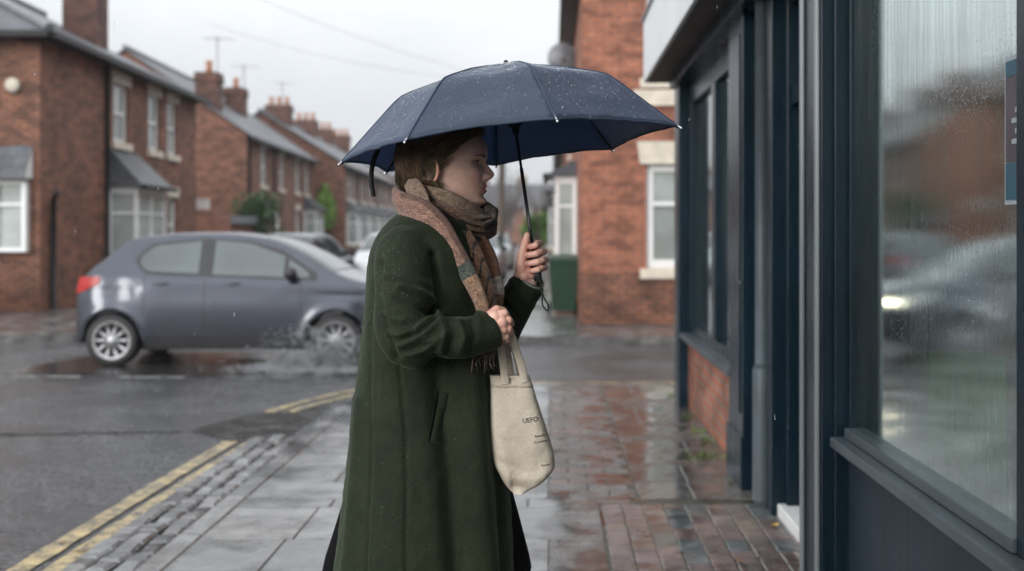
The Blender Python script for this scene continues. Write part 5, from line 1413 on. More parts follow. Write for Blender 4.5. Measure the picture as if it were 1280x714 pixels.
M['blackcloth'] = simple('black_cloth', (.004, .004, .0045), .95, .3, 30, .3, 200, .001, spec=.1)
T_ = [(258, 520, 572, .06), (266, 500, 584, .10), (276, 487, 592, .145), (288, 477, 599, .178), (304, 469, 605, .20), (330, 462, 612, .212), (370, 458, 618, .208), (420, 453, 623, .20), (476, 447, 628, .20), (520, 442, 631, .212), (570, 437, 633, .228), (610, 432, 636, .238), (660, 425, 640, .248), (714, 416, 643.5, .258), (742, 411, 646, .262)]
coat = MB(); py_ = np.linspace(258, 742, 90); B_, Fr, Wd = [hermite([t[0] for t in T_], [t[k] for t in T_], py_) for k in (1, 2, 3)]
rows = []
for a, b_, f_, w_ in zip(py_, B_, Fr, Wd):
    z = CH-(a-VY)/S; x0, x1 = (b_-VX)/S, (f_-VX)/S; xc = (x0+x1)/2; hx = (x1-x0)/2
    row = []
    for j in range(72):
        t = 2*math.pi*j/72; c, s = math.cos(t), math.sin(t); ex = 2/2.35
        k = 1+(.030*math.sin(3*t+.9)+.012*math.sin(7*t+2))*max(0, (a-470)/270)
        row.append((xc+hx*math.copysign(abs(c)**ex, c)*(1+(k-1)*.4), YW+w_*math.copysign(abs(s)**ex, s)*k, z))
    rows.append(row)
bs_ = coat.grid(rows, closed_v=True); coat.cap([bs_+j for j in range(72)]); coat.cap([bs_+89*72+j for j in range(72)], flip=True)
cs = MB()
sleeves = [([AN['sh']+Vector((.005, .05, .035)), AN['sh'], W3(503, 375, 2.735), W3(509, 424, 2.705), W3(525, 433, 2.70)], [.058, .076, .068, .064, .060]),
           ([W3(507, 430, 2.70), W3(530, 430, 2.70), W3(565, 424, 2.715), W3(598, 419, 2.742), W3(613, 413, 2.752), W3(618, 410.5, 2.756)], [.056, .062, .056, .051, .050, .050]),
           ([AF['sh']+Vector((-.0, -.05, .035)), AF['sh'], W3(560, 385, 3.13), AF['el']], [.058, .074, .066, .060]),
           ([AF['el']-Vector((.02, 0, -.01)), W3(605, 432, 3.09), W3(634, 392, 3.03), W3(655, 362, 2.995), W3(663, 351, 2.985)], [.058, .062, .055, .046, .045])]
for k_, (pts, rs) in enumerate(sleeves): chain(coat, pts, rs, 26, 24, ends=(0,) if k_ % 2 else (0, -1))
cV, cF = fuse(coat, .0055, 16, .55)
N = vnormals(cV, cF)
pxs = VX+cV[:, 0]*FP/cV[:, 1]; pys = VY-(cV[:, 2]-CH)*FP/cV[:, 1]
near = (cV[:, 1] < 2.93).astype(float)
D = np.zeros(len(cV))
def crease(pts, w, amp, msk=near):
    global D
    best = np.full(len(cV), 1e9)
    for (a, b_), (c, d) in zip(pts, pts[1:]):
        ux, uy = c-a, d-b_; L2 = ux*ux+uy*uy; t = np.clip(((pxs-a)*ux+(pys-b_)*uy)/L2, 0, 1)
        best = np.minimum(best, np.hypot(pxs-a-t*ux, pys-b_-t*uy))
    D += 1.6*amp*np.exp(-(best/w)**2)*msk
arm = near*(cV[:, 1] < 2.83)
crease([(500, 432), (520, 424), (545, 406)], 4, .009); crease([(506, 444), (530, 438), (548, 424)], 4, .007); crease([(520, 412), (548, 394)], 4, .008)
crease([(505, 422), (525, 417), (546, 400)], 3, -.008); crease([(512, 437), (540, 430)], 2.6, -.006)
crease([(500, 358), (525, 366), (545, 380)], 4.5, .009); crease([(495, 372), (520, 384), (542, 396)], 3.5, -.006); crease([(482, 345), (505, 346), (532, 356)], 5, .005)
crease([(548, 396), (556, 416), (550, 444)], 3.6, .008); crease([(560, 402), (567, 422), (560, 446)], 3, -.006); crease([(574, 402), (580, 420), (574, 440)], 4, .006); crease([(590, 402), (594, 420), (588, 440)], 3.5, -.004)
crease([(476, 330), (473, 365), (482, 410), (496, 448)], 3.6, -.006); crease([(541, 318), (546, 350), (549, 385)], 4, -.014)
crease([(478, 392), (492, 400), (504, 402)], 3, .005); crease([(484, 416), (496, 420), (506, 418)], 3, .005)
crease([(462, 405), (464, 520), (458, 720)], 2.2, -.0035); crease([(498, 458), (507, 540), (508, 735)], 2.2, -.0042)
crease([(546, 455), (560, 560), (575, 735)], 16, -.016); crease([(590, 470), (600, 600), (612, 735)], 13, .014)
crease([(448, 500), (440, 620), (432, 720)], 6, .006); crease([(616, 450), (622, 560), (628, 735)], 4, -.008); crease([(600, 320), (592, 360), (600, 400)], 5, .006)
fl_ = (1-near)*1.0
crease([(640, 352), (655, 372), (662, 380)], 4, .004, np.ones(len(cV))); crease([(630, 380), (645, 396)], 4, -.005, np.ones(len(cV)))
for i in range(len(cV)):
    v_ = Vector(cV[i]); D[i] += .0050*noise.noise(Vector((v_.x*7, v_.y*7, v_.z*4)))+.0022*noise.noise(v_*24)+.0010*noise.noise(v_*60)
cV = cV+N*D[:, None]
coat_o = mesh_obj('coat', cV, cF, M['wool'], person, (-.29, YW, 0))
bvh = BVHTree.FromPolygons([Vector(v_) for v_ in cV], cF)
def cast(px, py, Y0=2.0):
    o_ = Vector((0, 0, CH)); d = (W3(px, py, 3)-o_).normalized(); h = bvh.ray_cast(o_+d*1.5, d); return (h[0], h[1]) if h[0] else None
# welt pocket and topstitched seams laid on the cloth
def strip(pts, w, h_, name, mat):
    P_ = []
    for (a, b_) in pts:
        h = cast(a, b_)
        if h: P_.append((h[0], h[1]))
    m_ = MB(); rows = []
    for i, (p, n) in enumerate(P_):
        q = P_[min(i+1, len(P_)-1)][0]-P_[max(i-1, 0)][0]; s = q.normalized().cross(n).normalized()
        rows.append([p+s*w/2-n*.002, p+s*w/2*.9+n*h_, p-s*w/2*.9+n*h_, p-s*w/2-n*.002])
    b0 = m_.grid(rows); m_.cap([b0, b0+1, b0+2, b0+3]); k = len(rows)-1; m_.cap([b0+4*k+j for j in range(4)], flip=True)
    return m_.build(name, mat, coat_o)
strip([(555-i*.78, 490+i*4.2) for i in range(16)], .026, .0035, 'pocket_welt', M['wool'])
strip([(548-i*.80, 489+i*4.2) for i in range(16)], .004, .0012, 'pocket_opening', M['blackcloth'])
# cuff of the lit near sleeve
def ring(path_c, axis, r, name, mat, th=.004, w_=.012, parent=None):
    m_ = MB(); ax = Vector(axis).normalized(); a = ax.orthogonal().normalized(); b_ = ax.cross(a)
    rows = []
    for j in range(32):
        t = 2*math.pi*j/32; d = a*math.cos(t)+b_*math.sin(t); c_ = Vector(path_c)
        rows.append([c_+d*r-ax*w_/2, c_+d*(r+th)-ax*w_/2, c_+d*(r+th)+ax*w_/2, c_+d*r+ax*w_/2])
    m_.grid(rows, closed_u=True, closed_v=True); return m_.build(name, mat, parent or coat_o)
ax = (W3(661, 350, 2.985)-W3(634, 392, 3.03)).normalized()
M['lining'] = simple('pale_lining', (.22, .24, .20), .8, .2, 20)
ring(W3(663.6, 350.0, 2.985), ax, .036, 'cuff_lining', M['lining'], .0025, .010)
dpm = MB(); kk = 0                       # rain caught on the wool
while kk < 800:
    a, b_ = (R.gauss(495, 30), R.gauss(350, 60)) if R.random() < .55 else (R.uniform(440, 640), R.uniform(300, 710))
    kk += 1; h = cast(a, b_)
    if not h: continue
    if h[0].y > 2.9: continue
    r = R.choice([.0004, .0005, .0006, .0008]); dpm.ball(h[0]+h[1]*r*.8, r, 6, 4)
dro = dpm.build('raindrops', M['water'], coat_o); dro['kind'] = 'stuff'
# skirt / inner layers seen behind and in front of the hem
sk = MB(); rows = []
for a, x0, x1, w_ in ((560, 452, 624, .15), (600, 434, 634, .17), (650, 419, 648, .18), (702, 402, 661, .19), (716, 399, 664, .19)):
    z = CH-(a-VY)/S; c0, c1 = (x0-VX)/S, (x1-VX)/S
    rows.append([((c0+c1)/2+(c1-c0)/2*math.copysign(abs(math.cos(t))**.9, math.cos(t)), YW+.05+w_*math.sin(t)*(1+.05*math.sin(7*t)), z+(.012*math.sin(3*t) if a > 700 else 0)) for t in [2*math.pi*j/48 for j in range(48)]])
b0 = sk.grid(rows, closed_v=True); sk.cap([b0+j for j in range(48)]); sk.cap([b0+4*48+j for j in range(48)], flip=True); sk.build('skirt', M['blackcloth'], person)
# trousers and boots below the frame
for sg in (-1, 1):
    bx = -.28+.10*sg; yy = YW+.1*sg; tr = MB(); chain(tr, [(-.29, yy, .80), ((-.29+bx)/2+.02, yy, .48), (bx, yy, .20)], [.10, .075, .058], 14, 20); tr.build('trouser_leg', M['blackcloth'], person)
    bt = MB(); chain(bt, [(bx-.01, yy, .24), (bx-.01, yy, .09)], [.056, .046], 8); chain(bt, [(bx-.03, yy, .048), (bx+.05, yy, .047), (bx+.15, yy, .036)], [(.038, .036), (.042, .040), (.032, .026)], 12)
    bt.box(bx-.07, bx+.19, yy-.036, yy+.036, 0.0, .022); V_, F_ = fuse(bt, .006, 2); mesh_obj('boot', V_, F_, M['trim'], person, (-.29, YW, 0))

# ---- scarf
def scarf_mat():
    m, nt, b = new_mat('woven_scarf'); uv = coords(nt, 'UV')
    at = nt.nodes.new('ShaderNodeAttribute'); at.attribute_name = 'tint'
    # slanting weave of light yarn over a dark warp
    wob = nt.nodes.new('ShaderNodeTexNoise'); wob.inputs['Scale'].default_value = 60; nt.links.new(uv, wob.inputs['Vector'])
    vs_ = nt.nodes.new('ShaderNodeVectorMath'); vs_.operation = 'SCALE'; vs_.inputs['Scale'].default_value = .009; nt.links.new(wob.outputs['Color'], vs_.inputs[0])
    va = nt.nodes.new('ShaderNodeVectorMath'); va.operation = 'ADD'; nt.links.new(uv, va.inputs[0]); nt.links.new(vs_.outputs[0], va.inputs[1])
    mp = nt.nodes.new('ShaderNodeMapping'); mp.inputs['Rotation'].default_value = (0, 0, rad(28)); nt.links.new(va.outputs[0], mp.inputs['Vector'])
    ck = nt.nodes.new('ShaderNodeTexBrick'); ck.inputs['Scale'].default_value = 1; ck.inputs['Brick Width'].default_value = .0072; ck.inputs['Row Height'].default_value = .0040
    ck.inputs['Mortar Size'].default_value = .0010; ck.inputs['Mortar Smooth'].default_value = 1; nt.links.new(mp.outputs[0], ck.inputs['Vector'])
    ck.inputs['Color1'].default_value = (1.25, 1.25, 1.25, 1); ck.inputs['Color2'].default_value = (.62, .6, .58, 1); ck.inputs['Mortar'].default_value = (.30, .28, .27, 1)
    yarn = ck.outputs['Color']
    sp_ = nt.nodes.new('ShaderNodeSeparateXYZ'); nt.links.new(uv, sp_.inputs[0])
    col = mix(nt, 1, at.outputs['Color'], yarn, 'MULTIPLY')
    col = mix(nt, 1, col, ramp(nt, tex_noise(nt, uv, 55, 3), [(.3, .75), (.7, 1.25)]), 'MULTIPLY')
    nt.links.new(col, b.inputs['Base Color']); b.inputs['Roughness'].default_value = .9; b.inputs['Specular IOR Level'].default_value = .15; b.inputs['Sheen Weight'].default_value = .3
    nb = bump(nt, b, yarn, .7, .003); bump(nt, b, tex_noise(nt, uv, 400, 2), .4, .001, nb)
    return m
M['scarf'] = scarf_mat()
sc_ = MB()
PINK, BEIGE, BROWN, RUST, DKBR, GREEN, TAN, PALE = (.36, .20, .155), (.36, .265, .19), (.17, .11, .072), (.20, .095, .05), (.028, .02, .016), (.10, .115, .10), (.38, .24, .155), (.42, .38, .34)
def band(pts, wid, thk, ups, colf, n=70, sides=28, fold=4, famp=.10, ph=0., cap_=True):
    """a folded length of cloth: wid/thk lists per control point, ups: list of 'up' vectors; colf(t)->colour"""
    P_ = spline(pts, n); tt = np.linspace(0, 1, n); kk = np.linspace(0, 1, len(pts))
    Wd_ = hermite(kk, wid, tt); Th = hermite(kk, thk, tt); U = [hermite(kk, [u[k] for u in ups], tt) for k in range(3)]
    rows = []; uvs = []; L = 0
    for i, p in enumerate(P_):
        t = (P_[min(i+1, n-1)]-P_[max(i-1, 0)]).normalized(); u = Vector((U[0][i], U[1][i], U[2][i])); u = (u-t*u.dot(t)).normalized(); s = t.cross(u).normalized()
        if i: L += (p-P_[i-1]).length
        row = []; uvr = []
        for j in range(sides):
            th_ = 2*math.pi*j/sides; c, q = math.cos(th_), math.sin(th_)
            k = 1+famp*math.sin(fold*th_+ph+3*tt[i])*(1-.0*abs(c))
            k2 = 1+famp*2.2*math.sin(fold*c*2.2+ph+2.5*tt[i])
            v_ = Vector((0, 0, 0))+u*(Wd_[i]*.5*math.copysign(abs(c)**.9, c)*k)+s*(Th[i]*.5*math.copysign(abs(q)**.8, q)*k2)
            nn = noise.noise(p*14+v_*20+Vector((ph, 0, 0)))*.004
            row.append(p+v_*(1+nn*12)); uvr.append((L, j/sides*2*(Wd_[i]+Th[i])))
        rows.append(row); uvs.append(uvr)
    b0 = len(sc_.F); base = sc_.grid(rows, uvs, closed_v=True)
    for f in range(b0, len(sc_.F)):
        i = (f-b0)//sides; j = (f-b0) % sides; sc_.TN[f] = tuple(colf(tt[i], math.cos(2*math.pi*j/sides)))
    if cap_:
        for e, fl2 in ((0, False), (n-1, True)): sc_.cap([base+e*sides+j for j in range(sides)], flip=fl2); sc_.TN[-1] = tuple(colf(tt[e], 0))
def lerp3(a, b_, t): return tuple(x+(y-x)*t for x, y in zip(a, b_))
def stripes(stops):
    def f(t, c=0):
        for (a, col), (b_, col2) in zip(stops, stops[1:]):
            if a <= t < b_: return col
        return stops[-1][1]
    return f
Zu = (0, 0, 1)
def ringpts(cx, cz, rx, ry, tilt, a0, a1, n, drop=0):
    out = []
    for k in range(n):
        a = rad(a0+(a1-a0)*k/(n-1)); x = cx+rx*math.cos(a); out.append((x, YW-ry*math.sin(a), cz-tilt*(x-cx)+drop*k/(n-1)))
    return out
ncx = (556-VX)/S; 
# under ring that fills the neck, dark
band(ringpts(ncx, CH-(264-VY)/S, .078, .078, .45, 180, 540, 12), [.07]*12, [.045]*12, [Zu]*12, lambda t, c: lerp3(BROWN, DKBR, .4), 90, fold=3, famp=.08)
# lower twisted loop with brown stripes, right across the front under the chin
lp = [W3(528, 258, 2.87), W3(548, 262, 2.862), W3(573, 278, 2.868), W3(596, 288, 2.89), W3(610, 280, 2.935), W3(609, 266, 2.99), W3(590, 258, 3.04)]
band(lp, [.03, .045, .055, .06, .06, .055, .05], [.03, .035, .04, .042, .04, .04, .04], [(0, -.3, 1), (.2, -.3, 1), (.3, -.2, 1), (.2, 0, 1), (0, 0, 1), (0, 0, 1), (0, 0, 1)], lambda t, c: DKBR if (c*2.6+t*3) % 1.0 < .42 else lerp3(BROWN, TAN, .25), 80, fold=5, famp=.18, ph=1)
# upper beige wrap from behind the ear down under the chin
ub = [W3(520, 236, 2.90), W3(536, 243, 2.872), W3(556, 250, 2.868), W3(580, 262, 2.885), W3(601, 271, 2.925), W3(609, 274, 2.965), W3(601, 266, 3.02)]
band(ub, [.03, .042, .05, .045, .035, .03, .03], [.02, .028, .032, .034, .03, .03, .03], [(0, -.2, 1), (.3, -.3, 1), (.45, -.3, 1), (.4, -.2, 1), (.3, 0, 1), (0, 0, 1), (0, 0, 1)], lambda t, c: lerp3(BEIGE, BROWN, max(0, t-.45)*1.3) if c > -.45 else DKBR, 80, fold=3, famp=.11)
# second brown fold between them
mb_ = [W3(545, 254, 2.862), W3(566, 262, 2.862), W3(590, 274, 2.884), W3(608, 274, 2.935), W3(608, 266, 2.98)]
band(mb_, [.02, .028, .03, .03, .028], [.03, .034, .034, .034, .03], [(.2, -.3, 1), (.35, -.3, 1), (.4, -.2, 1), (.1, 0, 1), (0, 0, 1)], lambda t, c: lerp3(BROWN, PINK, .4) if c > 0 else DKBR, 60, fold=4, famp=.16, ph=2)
# collar roll behind the neck, pink weave, falling over the near shoulder to the hand
ca = [W3(512, 240, 3.03), W3(501, 246, 2.97), W3(503, 256, 2.89), W3(523, 263, 2.835), W3(548, 286, 2.80), W3(569, 318, 2.785), W3(588, 350, 2.775), W3(600, 376, 2.765), W3(606, 398, 2.765)]
band(ca, [.04, .065, .072, .064, .066, .058, .046, .038, .03], [.03, .036, .034, .028, .026, .024, .022, .022, .02], [(0, 0, 1), (-.3, -.4, 1), (-.2, -.5, 1), (.4, -.3, 1), (.8, -.3, .5), (.9, -.3, .35), (.9, -.3, .3), (.95, -.3, .2), (.95, -.3, .2)],
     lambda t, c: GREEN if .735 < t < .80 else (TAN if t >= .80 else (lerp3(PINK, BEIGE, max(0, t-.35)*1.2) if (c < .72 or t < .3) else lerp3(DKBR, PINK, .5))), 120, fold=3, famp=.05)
# flat beige fold lying over the roll below the hair
bf = [W3(512, 228, 2.90), W3(519, 236, 2.865), W3(529, 249, 2.838), W3(537, 262, 2.82)]
band(bf, [.035, .045, .036, .008], [.016, .018, .016, .008], [(.8, -.3, .6), (.8, -.3, .5), (.85, -.3, .5), (.9, -.3, .4)], lambda t, c: lerp3(BEIGE, PINK, .15), 40, fold=2, famp=.04)
# hanging tails down the front
ta = [W3(576, 292, 2.845), W3(590, 322, 2.83), W3(602, 350, 2.82), W3(610, 375, 2.81), W3(612, 396, 2.80)]
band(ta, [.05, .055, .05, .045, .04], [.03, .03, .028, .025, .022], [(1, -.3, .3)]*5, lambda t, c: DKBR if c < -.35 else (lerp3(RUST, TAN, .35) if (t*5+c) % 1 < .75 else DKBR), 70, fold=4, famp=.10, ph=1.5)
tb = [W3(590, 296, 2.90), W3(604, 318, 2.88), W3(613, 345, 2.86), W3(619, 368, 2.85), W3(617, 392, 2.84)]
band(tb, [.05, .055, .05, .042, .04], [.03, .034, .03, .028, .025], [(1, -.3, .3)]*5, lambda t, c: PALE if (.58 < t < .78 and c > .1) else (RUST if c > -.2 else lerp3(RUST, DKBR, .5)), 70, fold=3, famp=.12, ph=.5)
tc_ = [W3(600, 300, 2.95), W3(611, 330, 2.94), W3(618, 355, 2.93), W3(619, 380, 2.92)]
band(tc_, [.04, .045, .04, .035], [.03]*4, [(1, -.3, .3)]*4, lambda t, c: lerp3(RUST, DKBR, .35), 50, fold=3, famp=.1, ph=2.5)
# ends and fringe showing below the forearm
te = [W3(604, 428, 2.765), W3(605, 438, 2.762), W3(605, 446, 2.76)]
band(te, [.06, .055, .05], [.02, .02, .016], [(1, -.1, 0)]*3, lambda t, c: lerp3(DKBR, BROWN, .3), 20, fold=3, famp=.1)
for k in range(13):
    x0 = 592+k*2.2+R.uniform(-.6, .6); y0 = 446+R.uniform(-1, 1); Y0 = 2.745+R.uniform(0, .01); ln = R.uniform(8, 20)
    c_ = lerp3(DKBR, R.choice([PINK, DKBR, BROWN]), .5)
    sc_.tube(spline([W3(x0, y0, Y0), W3(x0+R.uniform(-2, 2), y0+ln*.5, Y0-.003), W3(x0+R.uniform(-4, 4), y0+ln, Y0)], 7), [.0016, .0017, .0018, .0017, .0016, .0014, .0007], 5, tn=c_)
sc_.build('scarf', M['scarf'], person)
# ------------------------------------------------------------------ umbrella
def canopy_mat():
    m, nt, b = new_mat('navy_umbrella_fabric'); v = coords(nt, 'Object')
    n = tex_noise(nt, v, 14, 5, .6); f = tex_noise(nt, v, 500, 2)
    col = ramp(nt, n, [(.3, (.014, .026, .048)), (.7, (.026, .044, .074))]); col = mix(nt, 1, col, ramp(nt, f, [(.3, .8), (.7, 1.2)]), 'MULTIPLY')
    nt.links.new(col, b.inputs['Base Color']); nt.links.new(ramp(nt, n, [(.3, .45), (.7, .65)]), b.inputs['Roughness']); b.inputs['Specular IOR Level'].default_value = .35
    b.inputs['Sheen Weight'].default_value = .2; b.inputs['Sheen Tint'].default_value = (.6, .7, 1, 1)
    nb = bump(nt, b, f, .25, .0008); nb = bump(nt, b, n, .6, .008, nb)
    vo = nt.nodes.new('ShaderNodeTexVoronoi'); vo.inputs['Scale'].default_value = 110; nt.links.new(v, vo.inputs['Vector'])
    nb = bump(nt, b, ramp(nt, vo.outputs['Distance'], [(.1, 1), (.32, 0)]), .25, .0018, nb)
    # a little light comes through the cloth
    out = nt.nodes['Material Output']; tl = nt.nodes.new('ShaderNodeBsdfTranslucent'); tl.inputs['Color'].default_value = (.03, .065, .12, 1)
    ms = nt.nodes.new('ShaderNodeAddShader'); nt.links.new(b.outputs[0], ms.inputs[0]); nt.links.new(tl.outputs[0], ms.inputs[1]); nt.links.new(ms.outputs[0], out.inputs['Surface'])
    return m
M['canopy'] = canopy_mat(); M['rod'] = simple('black_metal_rod', (.012, .012, .014), .25, .2, 5, metal=.4); M['rubber'] = simple('black_rubber', (.012, .012, .013), .45, .2, 8)
M['strapcloth'] = simple('black_strap', (.008, .009, .012), .7, .2, 40); M['steel'] = simple('steel_tip', (.6, .62, .64), .2, .05, 5, metal=.9)
UY = 2.96
apex = W3(633, 82, UY); grip = W3(671, 344, 2.975)
axis = (apex-grip).normalized()
tipsd = [(427, 202, 2.96), (508, 174, 2.60), (695, 148, 2.56), (847, 157, 2.93), (765, 186, 3.29), (620, 206, 3.40), (483, 214, 3.25)]
T3 = [W3(*t) for t in tipsd]
um = thing('umbrella', 'navy folding umbrella beaded with rain held open over the woman', 'umbrella', grip)
kn = np.interp(np.linspace(0, 1, 29), [0, .15, .35, .55, .62, .68, 1], [0, .026, .052, .070, .0735, .064, 0])
tx_ = {0: .62, 1: .60, 2: .62, 3: .66, 4: .62, 5: .6, 6: .6}
def rib(i, off=0):
    return [apex+(T3[i]-apex)*(k/28)+axis*(kn[k]+off) for k in range(29)]
RB = [rib(i) for i in range(7)]
cn = []; 
for i in range(7):
    A, B_ = RB[i], RB[(i+1) % 7]; m_ = MB(); rows = []; uvs = []
    for k in range(29):
        s = k/28; row = []; uvr = []
        for j in range(19):
            t = j/18; p = A[k].lerp(B_[k], t); sag = 4*t*(1-t)
            inward = (apex+(p-apex)*(1-.018*sag*s*s))
            p = inward-axis*(.006*sag*math.sin(math.pi*min(1, s*1.05)))+axis*(.004*sag*max(0, s-.6)/.4)
            w_ = .0016*math.sin(s*26+3*t+i*1.7)*sag*(1 if s < .95 else .3)+.0036*noise.noise(p*11)*sag+.0050*(abs(noise.noise(p*17+Vector((9, 0, 0))))-.2)*sag
            p = p+axis*w_
            row.append(p); uvr.append((s*.45, (t-.5)*.33*s))
        rows.append(row); uvs.append(uvr)
    m_.grid(rows, uvs); o = m_.build('canopy_panel', M['canopy'], um); cn.append((rows, o))
    md = o.modifiers.new('solid', 'SOLIDIFY'); md.thickness = .0009; md.offset = 0
# seams stand along every rib, hem tape round the edge
for i in range(7):
    m_ = MB(); m_.tube([p+axis*.0012 for p in RB[i][1:]], (.0028, .0011), 6, up=axis); m_.build('seam', M['canopy'], um)
    m_ = MB(); m_.tube([p-axis*.007 for p in RB[i][2:]], .0019, 6, up=axis); r_ = m_.build('rib', M['rod'], um)
    m_ = MB(); d = (T3[i]-RB[i][-3]).normalized(); m_.tube([T3[i]-d*.006, T3[i]+d*.010], .0021, 8, up=axis); m_.ball(T3[i]+d*.011, .0032, 10, 8); m_.build('rib_tip', M['steel'], r_)
    run = apex-axis*.15; m_ = MB(); m_.tube([run+(T3[i]-apex).normalized()*.012, RB[i][13]-axis*.008], .0022, 6, up=axis); m_.tube([run+(T3[i]-apex).normalized()*.012-axis*.006, RB[i][10]-axis*.009], .0015, 6, up=axis); m_.build('stretcher', M['rod'], r_)
    e = cn[i][0][-1]; m_ = MB(); m_.tube([p-axis*.0005 for p in e], (.0012, .0035), 6, up=axis, caps=True); m_.build('hem', M['canopy'], um)
m_ = MB(); m_.tube([apex-axis*.02, apex+axis*.004, apex+axis*.008], [.008, .013, .006], 16, up=(0, 1, 0)); m_.ball(apex+axis*.009, .006, 10, 8); m_.build('ferrule', M['rubber'], um)
m_ = MB(); m_.tube([apex-axis*.01, apex-axis*.28], .0036, 12, up=(0, 1, 0)); m_.tube([apex-axis*.27, grip+axis*.045], .0047, 12, up=(0, 1, 0)); m_.build('shaft', M['rod'], um)
m_ = MB(); run = apex-axis*.15; m_.tube([run+axis*.012, run, run-axis*.03], [.010, .012, .008], 14, up=(0, 1, 0)); m_.build('runner', M['rubber'], um)
m_ = MB(); m_.tube([grip+axis*.065, grip+axis*.05, grip+axis*.0, grip-axis*.012, grip-axis*.016], [.007, .0115, .0125, .0125, .008], 18, up=(0, 1, 0)); hdl = m_.build('handle', M['rubber'], um)
g0 = W3(674, 346, 2.965)
m_ = MB(); m_.tube(spline([g0, W3(676, 356, 2.955), W3(680, 372, 2.95), W3(686, 385, 2.948), W3(684, 388.5, 2.948), W3(679.5, 384, 2.948), W3(677.5, 370, 2.95), W3(676.5, 357, 2.956)], 50), .0020, 8, up=(0, 1, 0)); m_.build('wrist_loop', M['strapcloth'], um)
s0 = cn[6][0][-1][12]; s1 = W3(466, 205, 3.05)
m_ = MB(); m_.tube(spline([W3(473, 186, 3.04), W3(466, 205, 3.04), W3(464, 224, 3.04), W3(467, 246, 3.04)], 24), [(.0012, .0075)]*24, 6, up=(1, .3, 0)); m_.build('closing_strap', M['strapcloth'], um)
# beads of rain standing on the cloth
dm = MB()
for k in range(4600):
    i = R.choice([0, 1, 1, 1, 2, 2, 2, 3, 3, 0, 4, 5, 6]); rows = cn[i][0]; s = R.uniform(.08, .99); t = R.uniform(.02, .98)
    a = s*28; b_ = t*18; k0, j0 = min(27, int(a)), min(17, int(b_)); p = rows[k0][j0].lerp(rows[k0+1][j0], a-k0).lerp(rows[k0][j0+1].lerp(rows[k0+1][j0+1], a-k0), b_-j0)
    n = (rows[k0+1][j0]-rows[k0][j0]).cross(rows[k0][j0+1]-rows[k0][j0]).normalized(); n = n if n.dot(axis) > 0 else -n
    r = R.choice([.0005, .0005, .0006, .0007, .0009, .0012]); dm.ball(p+n*(.0005+r*.35), r, 6, 4)
o = dm.build('raindrops', M['water'], um); o['kind'] = 'stuff'

# ------------------------------------------------------------------ tote bag hanging from her hands
def canvas():
    m, nt, b = new_mat('natural_canvas'); v = coords(nt, 'Object'); uv = coords(nt, 'UV')
    n = tex_noise(nt, v, 9, 5, .6); f = tex_noise(nt, v, 420, 2)
    col = ramp(nt, n, [(.3, (.50, .44, .35)), (.7, (.62, .56, .46))]); col = mix(nt, 1, col, ramp(nt, f, [(.3, .85), (.7, 1.12)]), 'MULTIPLY')
    nt.links.new(col, b.inputs['Base Color']); b.inputs['Roughness'].default_value = .9; b.inputs['Specular IOR Level'].default_value = .2
    nb = bump(nt, b, f, .5, .001); bump(nt, b, tex_noise(nt, v, 15, 5), .8, .012, nb)
    return m
M['canvas'] = canvas(); M['ink'] = simple('black_print', (.02, .02, .02), .7, .2, 90)
BY = 2.83
bag = thing('tote_bag', 'cream canvas tote bag with black lettering hanging from the hand at her front', 'bag', W3(650, 615, BY))
prof = [(469, 612, 662), (480, 613, 665.5), (500, 613, 671.5), (520, 613, 678), (545, 614, 686), (568, 616, 692.5), (582, 619, 693.5), (592, 624, 688), (603, 630, 677), (611, 636, 664), (616, 642, 655)]
py_ = np.linspace(469, 616, 64); L_ = hermite([p[0] for p in prof], [p[1] for p in prof], py_); R_ = hermite([p[0] for p in prof], [p[2] for p in prof], py_)
bg_ = MB(); rows = []
for a, l_, r_ in zip(py_, L_, R_):
    s = (a-469)/147; c_ = (W3(l_, a, BY)+W3(r_, a, BY))/2; hw_ = (r_-l_)/2*BY/FP; dep = .010+.030*math.sin(math.pi*min(1, s*.80+.02))**.8*(1-max(0, (s-.86)/.14)*.75)
    row = []
    for j in range(64):
        t = 2*math.pi*j/64; c, q = math.cos(t), math.sin(t)
        x = c_.x+hw_*math.copysign(abs(c)**.38, c); y = BY+dep*math.copysign(abs(q)**.9, q)
        p = Vector((x, y, c_.z))
        wr = .0040*noise.noise(Vector((x*16, y*6, c_.z*16)))*(.3+s)+.0045*math.sin((x*34+c_.z*52))*max(0, s-.45)*noise.noise(Vector((x*9, 3, c_.z*9)))*2
        crs = .019*max(0, s-.25)*(abs(noise.noise(Vector((x*13+c_.z*7, 1, c_.z*11-x*5))))-.15)*2.2
        cr = crs-.011*math.exp(-((x-(W3(637, a, BY).x+.012*s))/.006)**2)*(1-s*.4)*(s > .02)
        fold = .006*math.exp(-((x-W3(668, a, BY).x-.0)/.010)**2)*max(0, s-.35)
        if q < 0: p.y -= (wr+cr+fold)*min(1, abs(q)*2)
        row.append(p)
    rows.append(row)
b0 = bg_.grid(rows, closed_v=True); bg_.cap([b0+j for j in range(64)]); bg_.cap([b0+63*64+j for j in range(64)], flip=True)
bo = bg_.build('bag_body', M['canvas'], bag)
bb = BVHTree.FromPolygons([Vector(v_) for v_ in bg_.V], [f for f in bg_.F if len(f) == 4])
def onbag(px, py, off=.0006):
    o_ = Vector((0, 0, CH)); d = (W3(px, py, 3)-o_).normalized(); h = bb.ray_cast(o_, d)
    return h[0]-d*off if h[0] else None
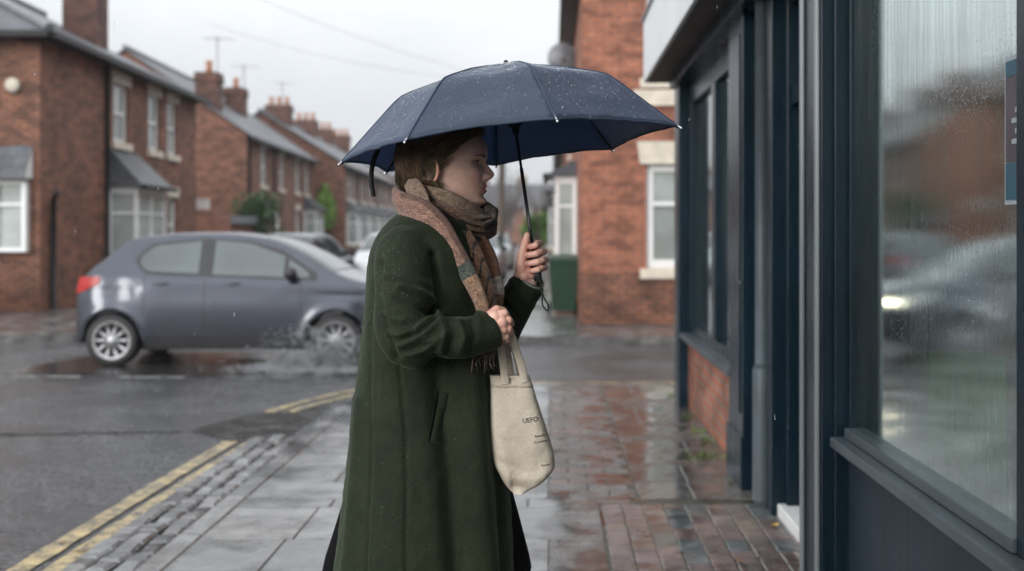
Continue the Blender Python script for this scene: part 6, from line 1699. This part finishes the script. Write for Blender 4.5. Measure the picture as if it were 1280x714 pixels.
# top hem: a doubled edge
m_ = MB(); r0 = [[Vector(p)+Vector((0, -.0022 if p[1] < BY else .0022, 0)) for p in rows[k]] for k in (0, 2, 4, 6)]
m_.grid([[Vector(p) for p in rows[0]]]+r0+[[Vector(p) for p in rows[6]]], closed_v=True); m_.build('hem', M['canvas'], bag)
def textmesh(txt, size, px, py, rotdeg, name='lettering', stretch=1.0, shear=0, bold=0.0):
    cu = bpy.data.curves.new('t', 'FONT'); cu.body = txt; cu.size = size; cu.shear = shear; cu.offset = bold; cu.resolution_u = 3
    o = bpy.data.objects.new('t', cu); COL.objects.link(o); V_, F_ = arrays(o); bpy.data.objects.remove(o)
    m_ = MB(); ca, sa = math.cos(rad(rotdeg)), math.sin(rad(rotdeg)); ok_ = {}
    me = bpy.data.meshes.new('tt'); me.from_pydata(V_.tolist(), [], F_); bm = bmesh.new(); bm.from_mesh(me); bmesh.ops.triangulate(bm, faces=bm.faces); bmesh.ops.subdivide_edges(bm, edges=[e for e in bm.edges if e.calc_length() > .003], cuts=2); 
    bm.verts.ensure_lookup_table()
    P_ = []
    for v_ in bm.verts:
        x, y = v_.co.x*stretch, v_.co.y; P_.append(onbag(px+(x*ca-y*sa), py-(x*sa+y*ca)))
    for f in bm.faces:
        q = [P_[v_.index] for v_ in f.verts]
        if all(z is not None for z in q): m_.face(q, uv=[(0, 0)]*len(q))
    bm.free()
    if m_.F: return m_.build(name, M['ink'], bo)
# size is given in picture pixels so that it lies on the cloth at the photograph's size
textmesh('UEFO:', 8.6, 653.6, 529.5, 9, bold=.12, stretch=.92)
textmesh('Reusably A', 4.2, 668.5, 547, 9, stretch=.9, bold=.05); textmesh('to re-adders', 4.2, 668, 554.6, 9, stretch=.82, bold=.05); textmesh('Econsal', 4.0, 677, 583.5, 11, stretch=.9, bold=.05)
def strap(pts, w_, name='handle'):
    P_ = spline(pts, 40); m_ = MB(); rows_ = []; uvs_ = []
    m_.tube(P_, [(w_/2, .0016)]*40, 8, up=(.25, -1, 0), expo=4)
    return m_.build(name, M['canvas'], bag)
strap([W3(632, 480, 2.809), W3(630, 462, 2.812), W3(627, 440, 2.80), W3(624, 418, 2.785), W3(622, 400, 2.775)], .020)
strap([W3(656, 478, 2.809), W3(653, 462, 2.812), W3(646, 440, 2.805), W3(637, 415, 2.79), W3(628, 400, 2.775)], .020)
strap([W3(640, 478, 2.86), W3(637, 455, 2.855), W3(633, 430, 2.82), W3(626, 404, 2.78)], .016)
strap([W3(650, 478, 2.86), W3(647, 458, 2.855), W3(640, 432, 2.82), W3(628, 404, 2.78)], .012)
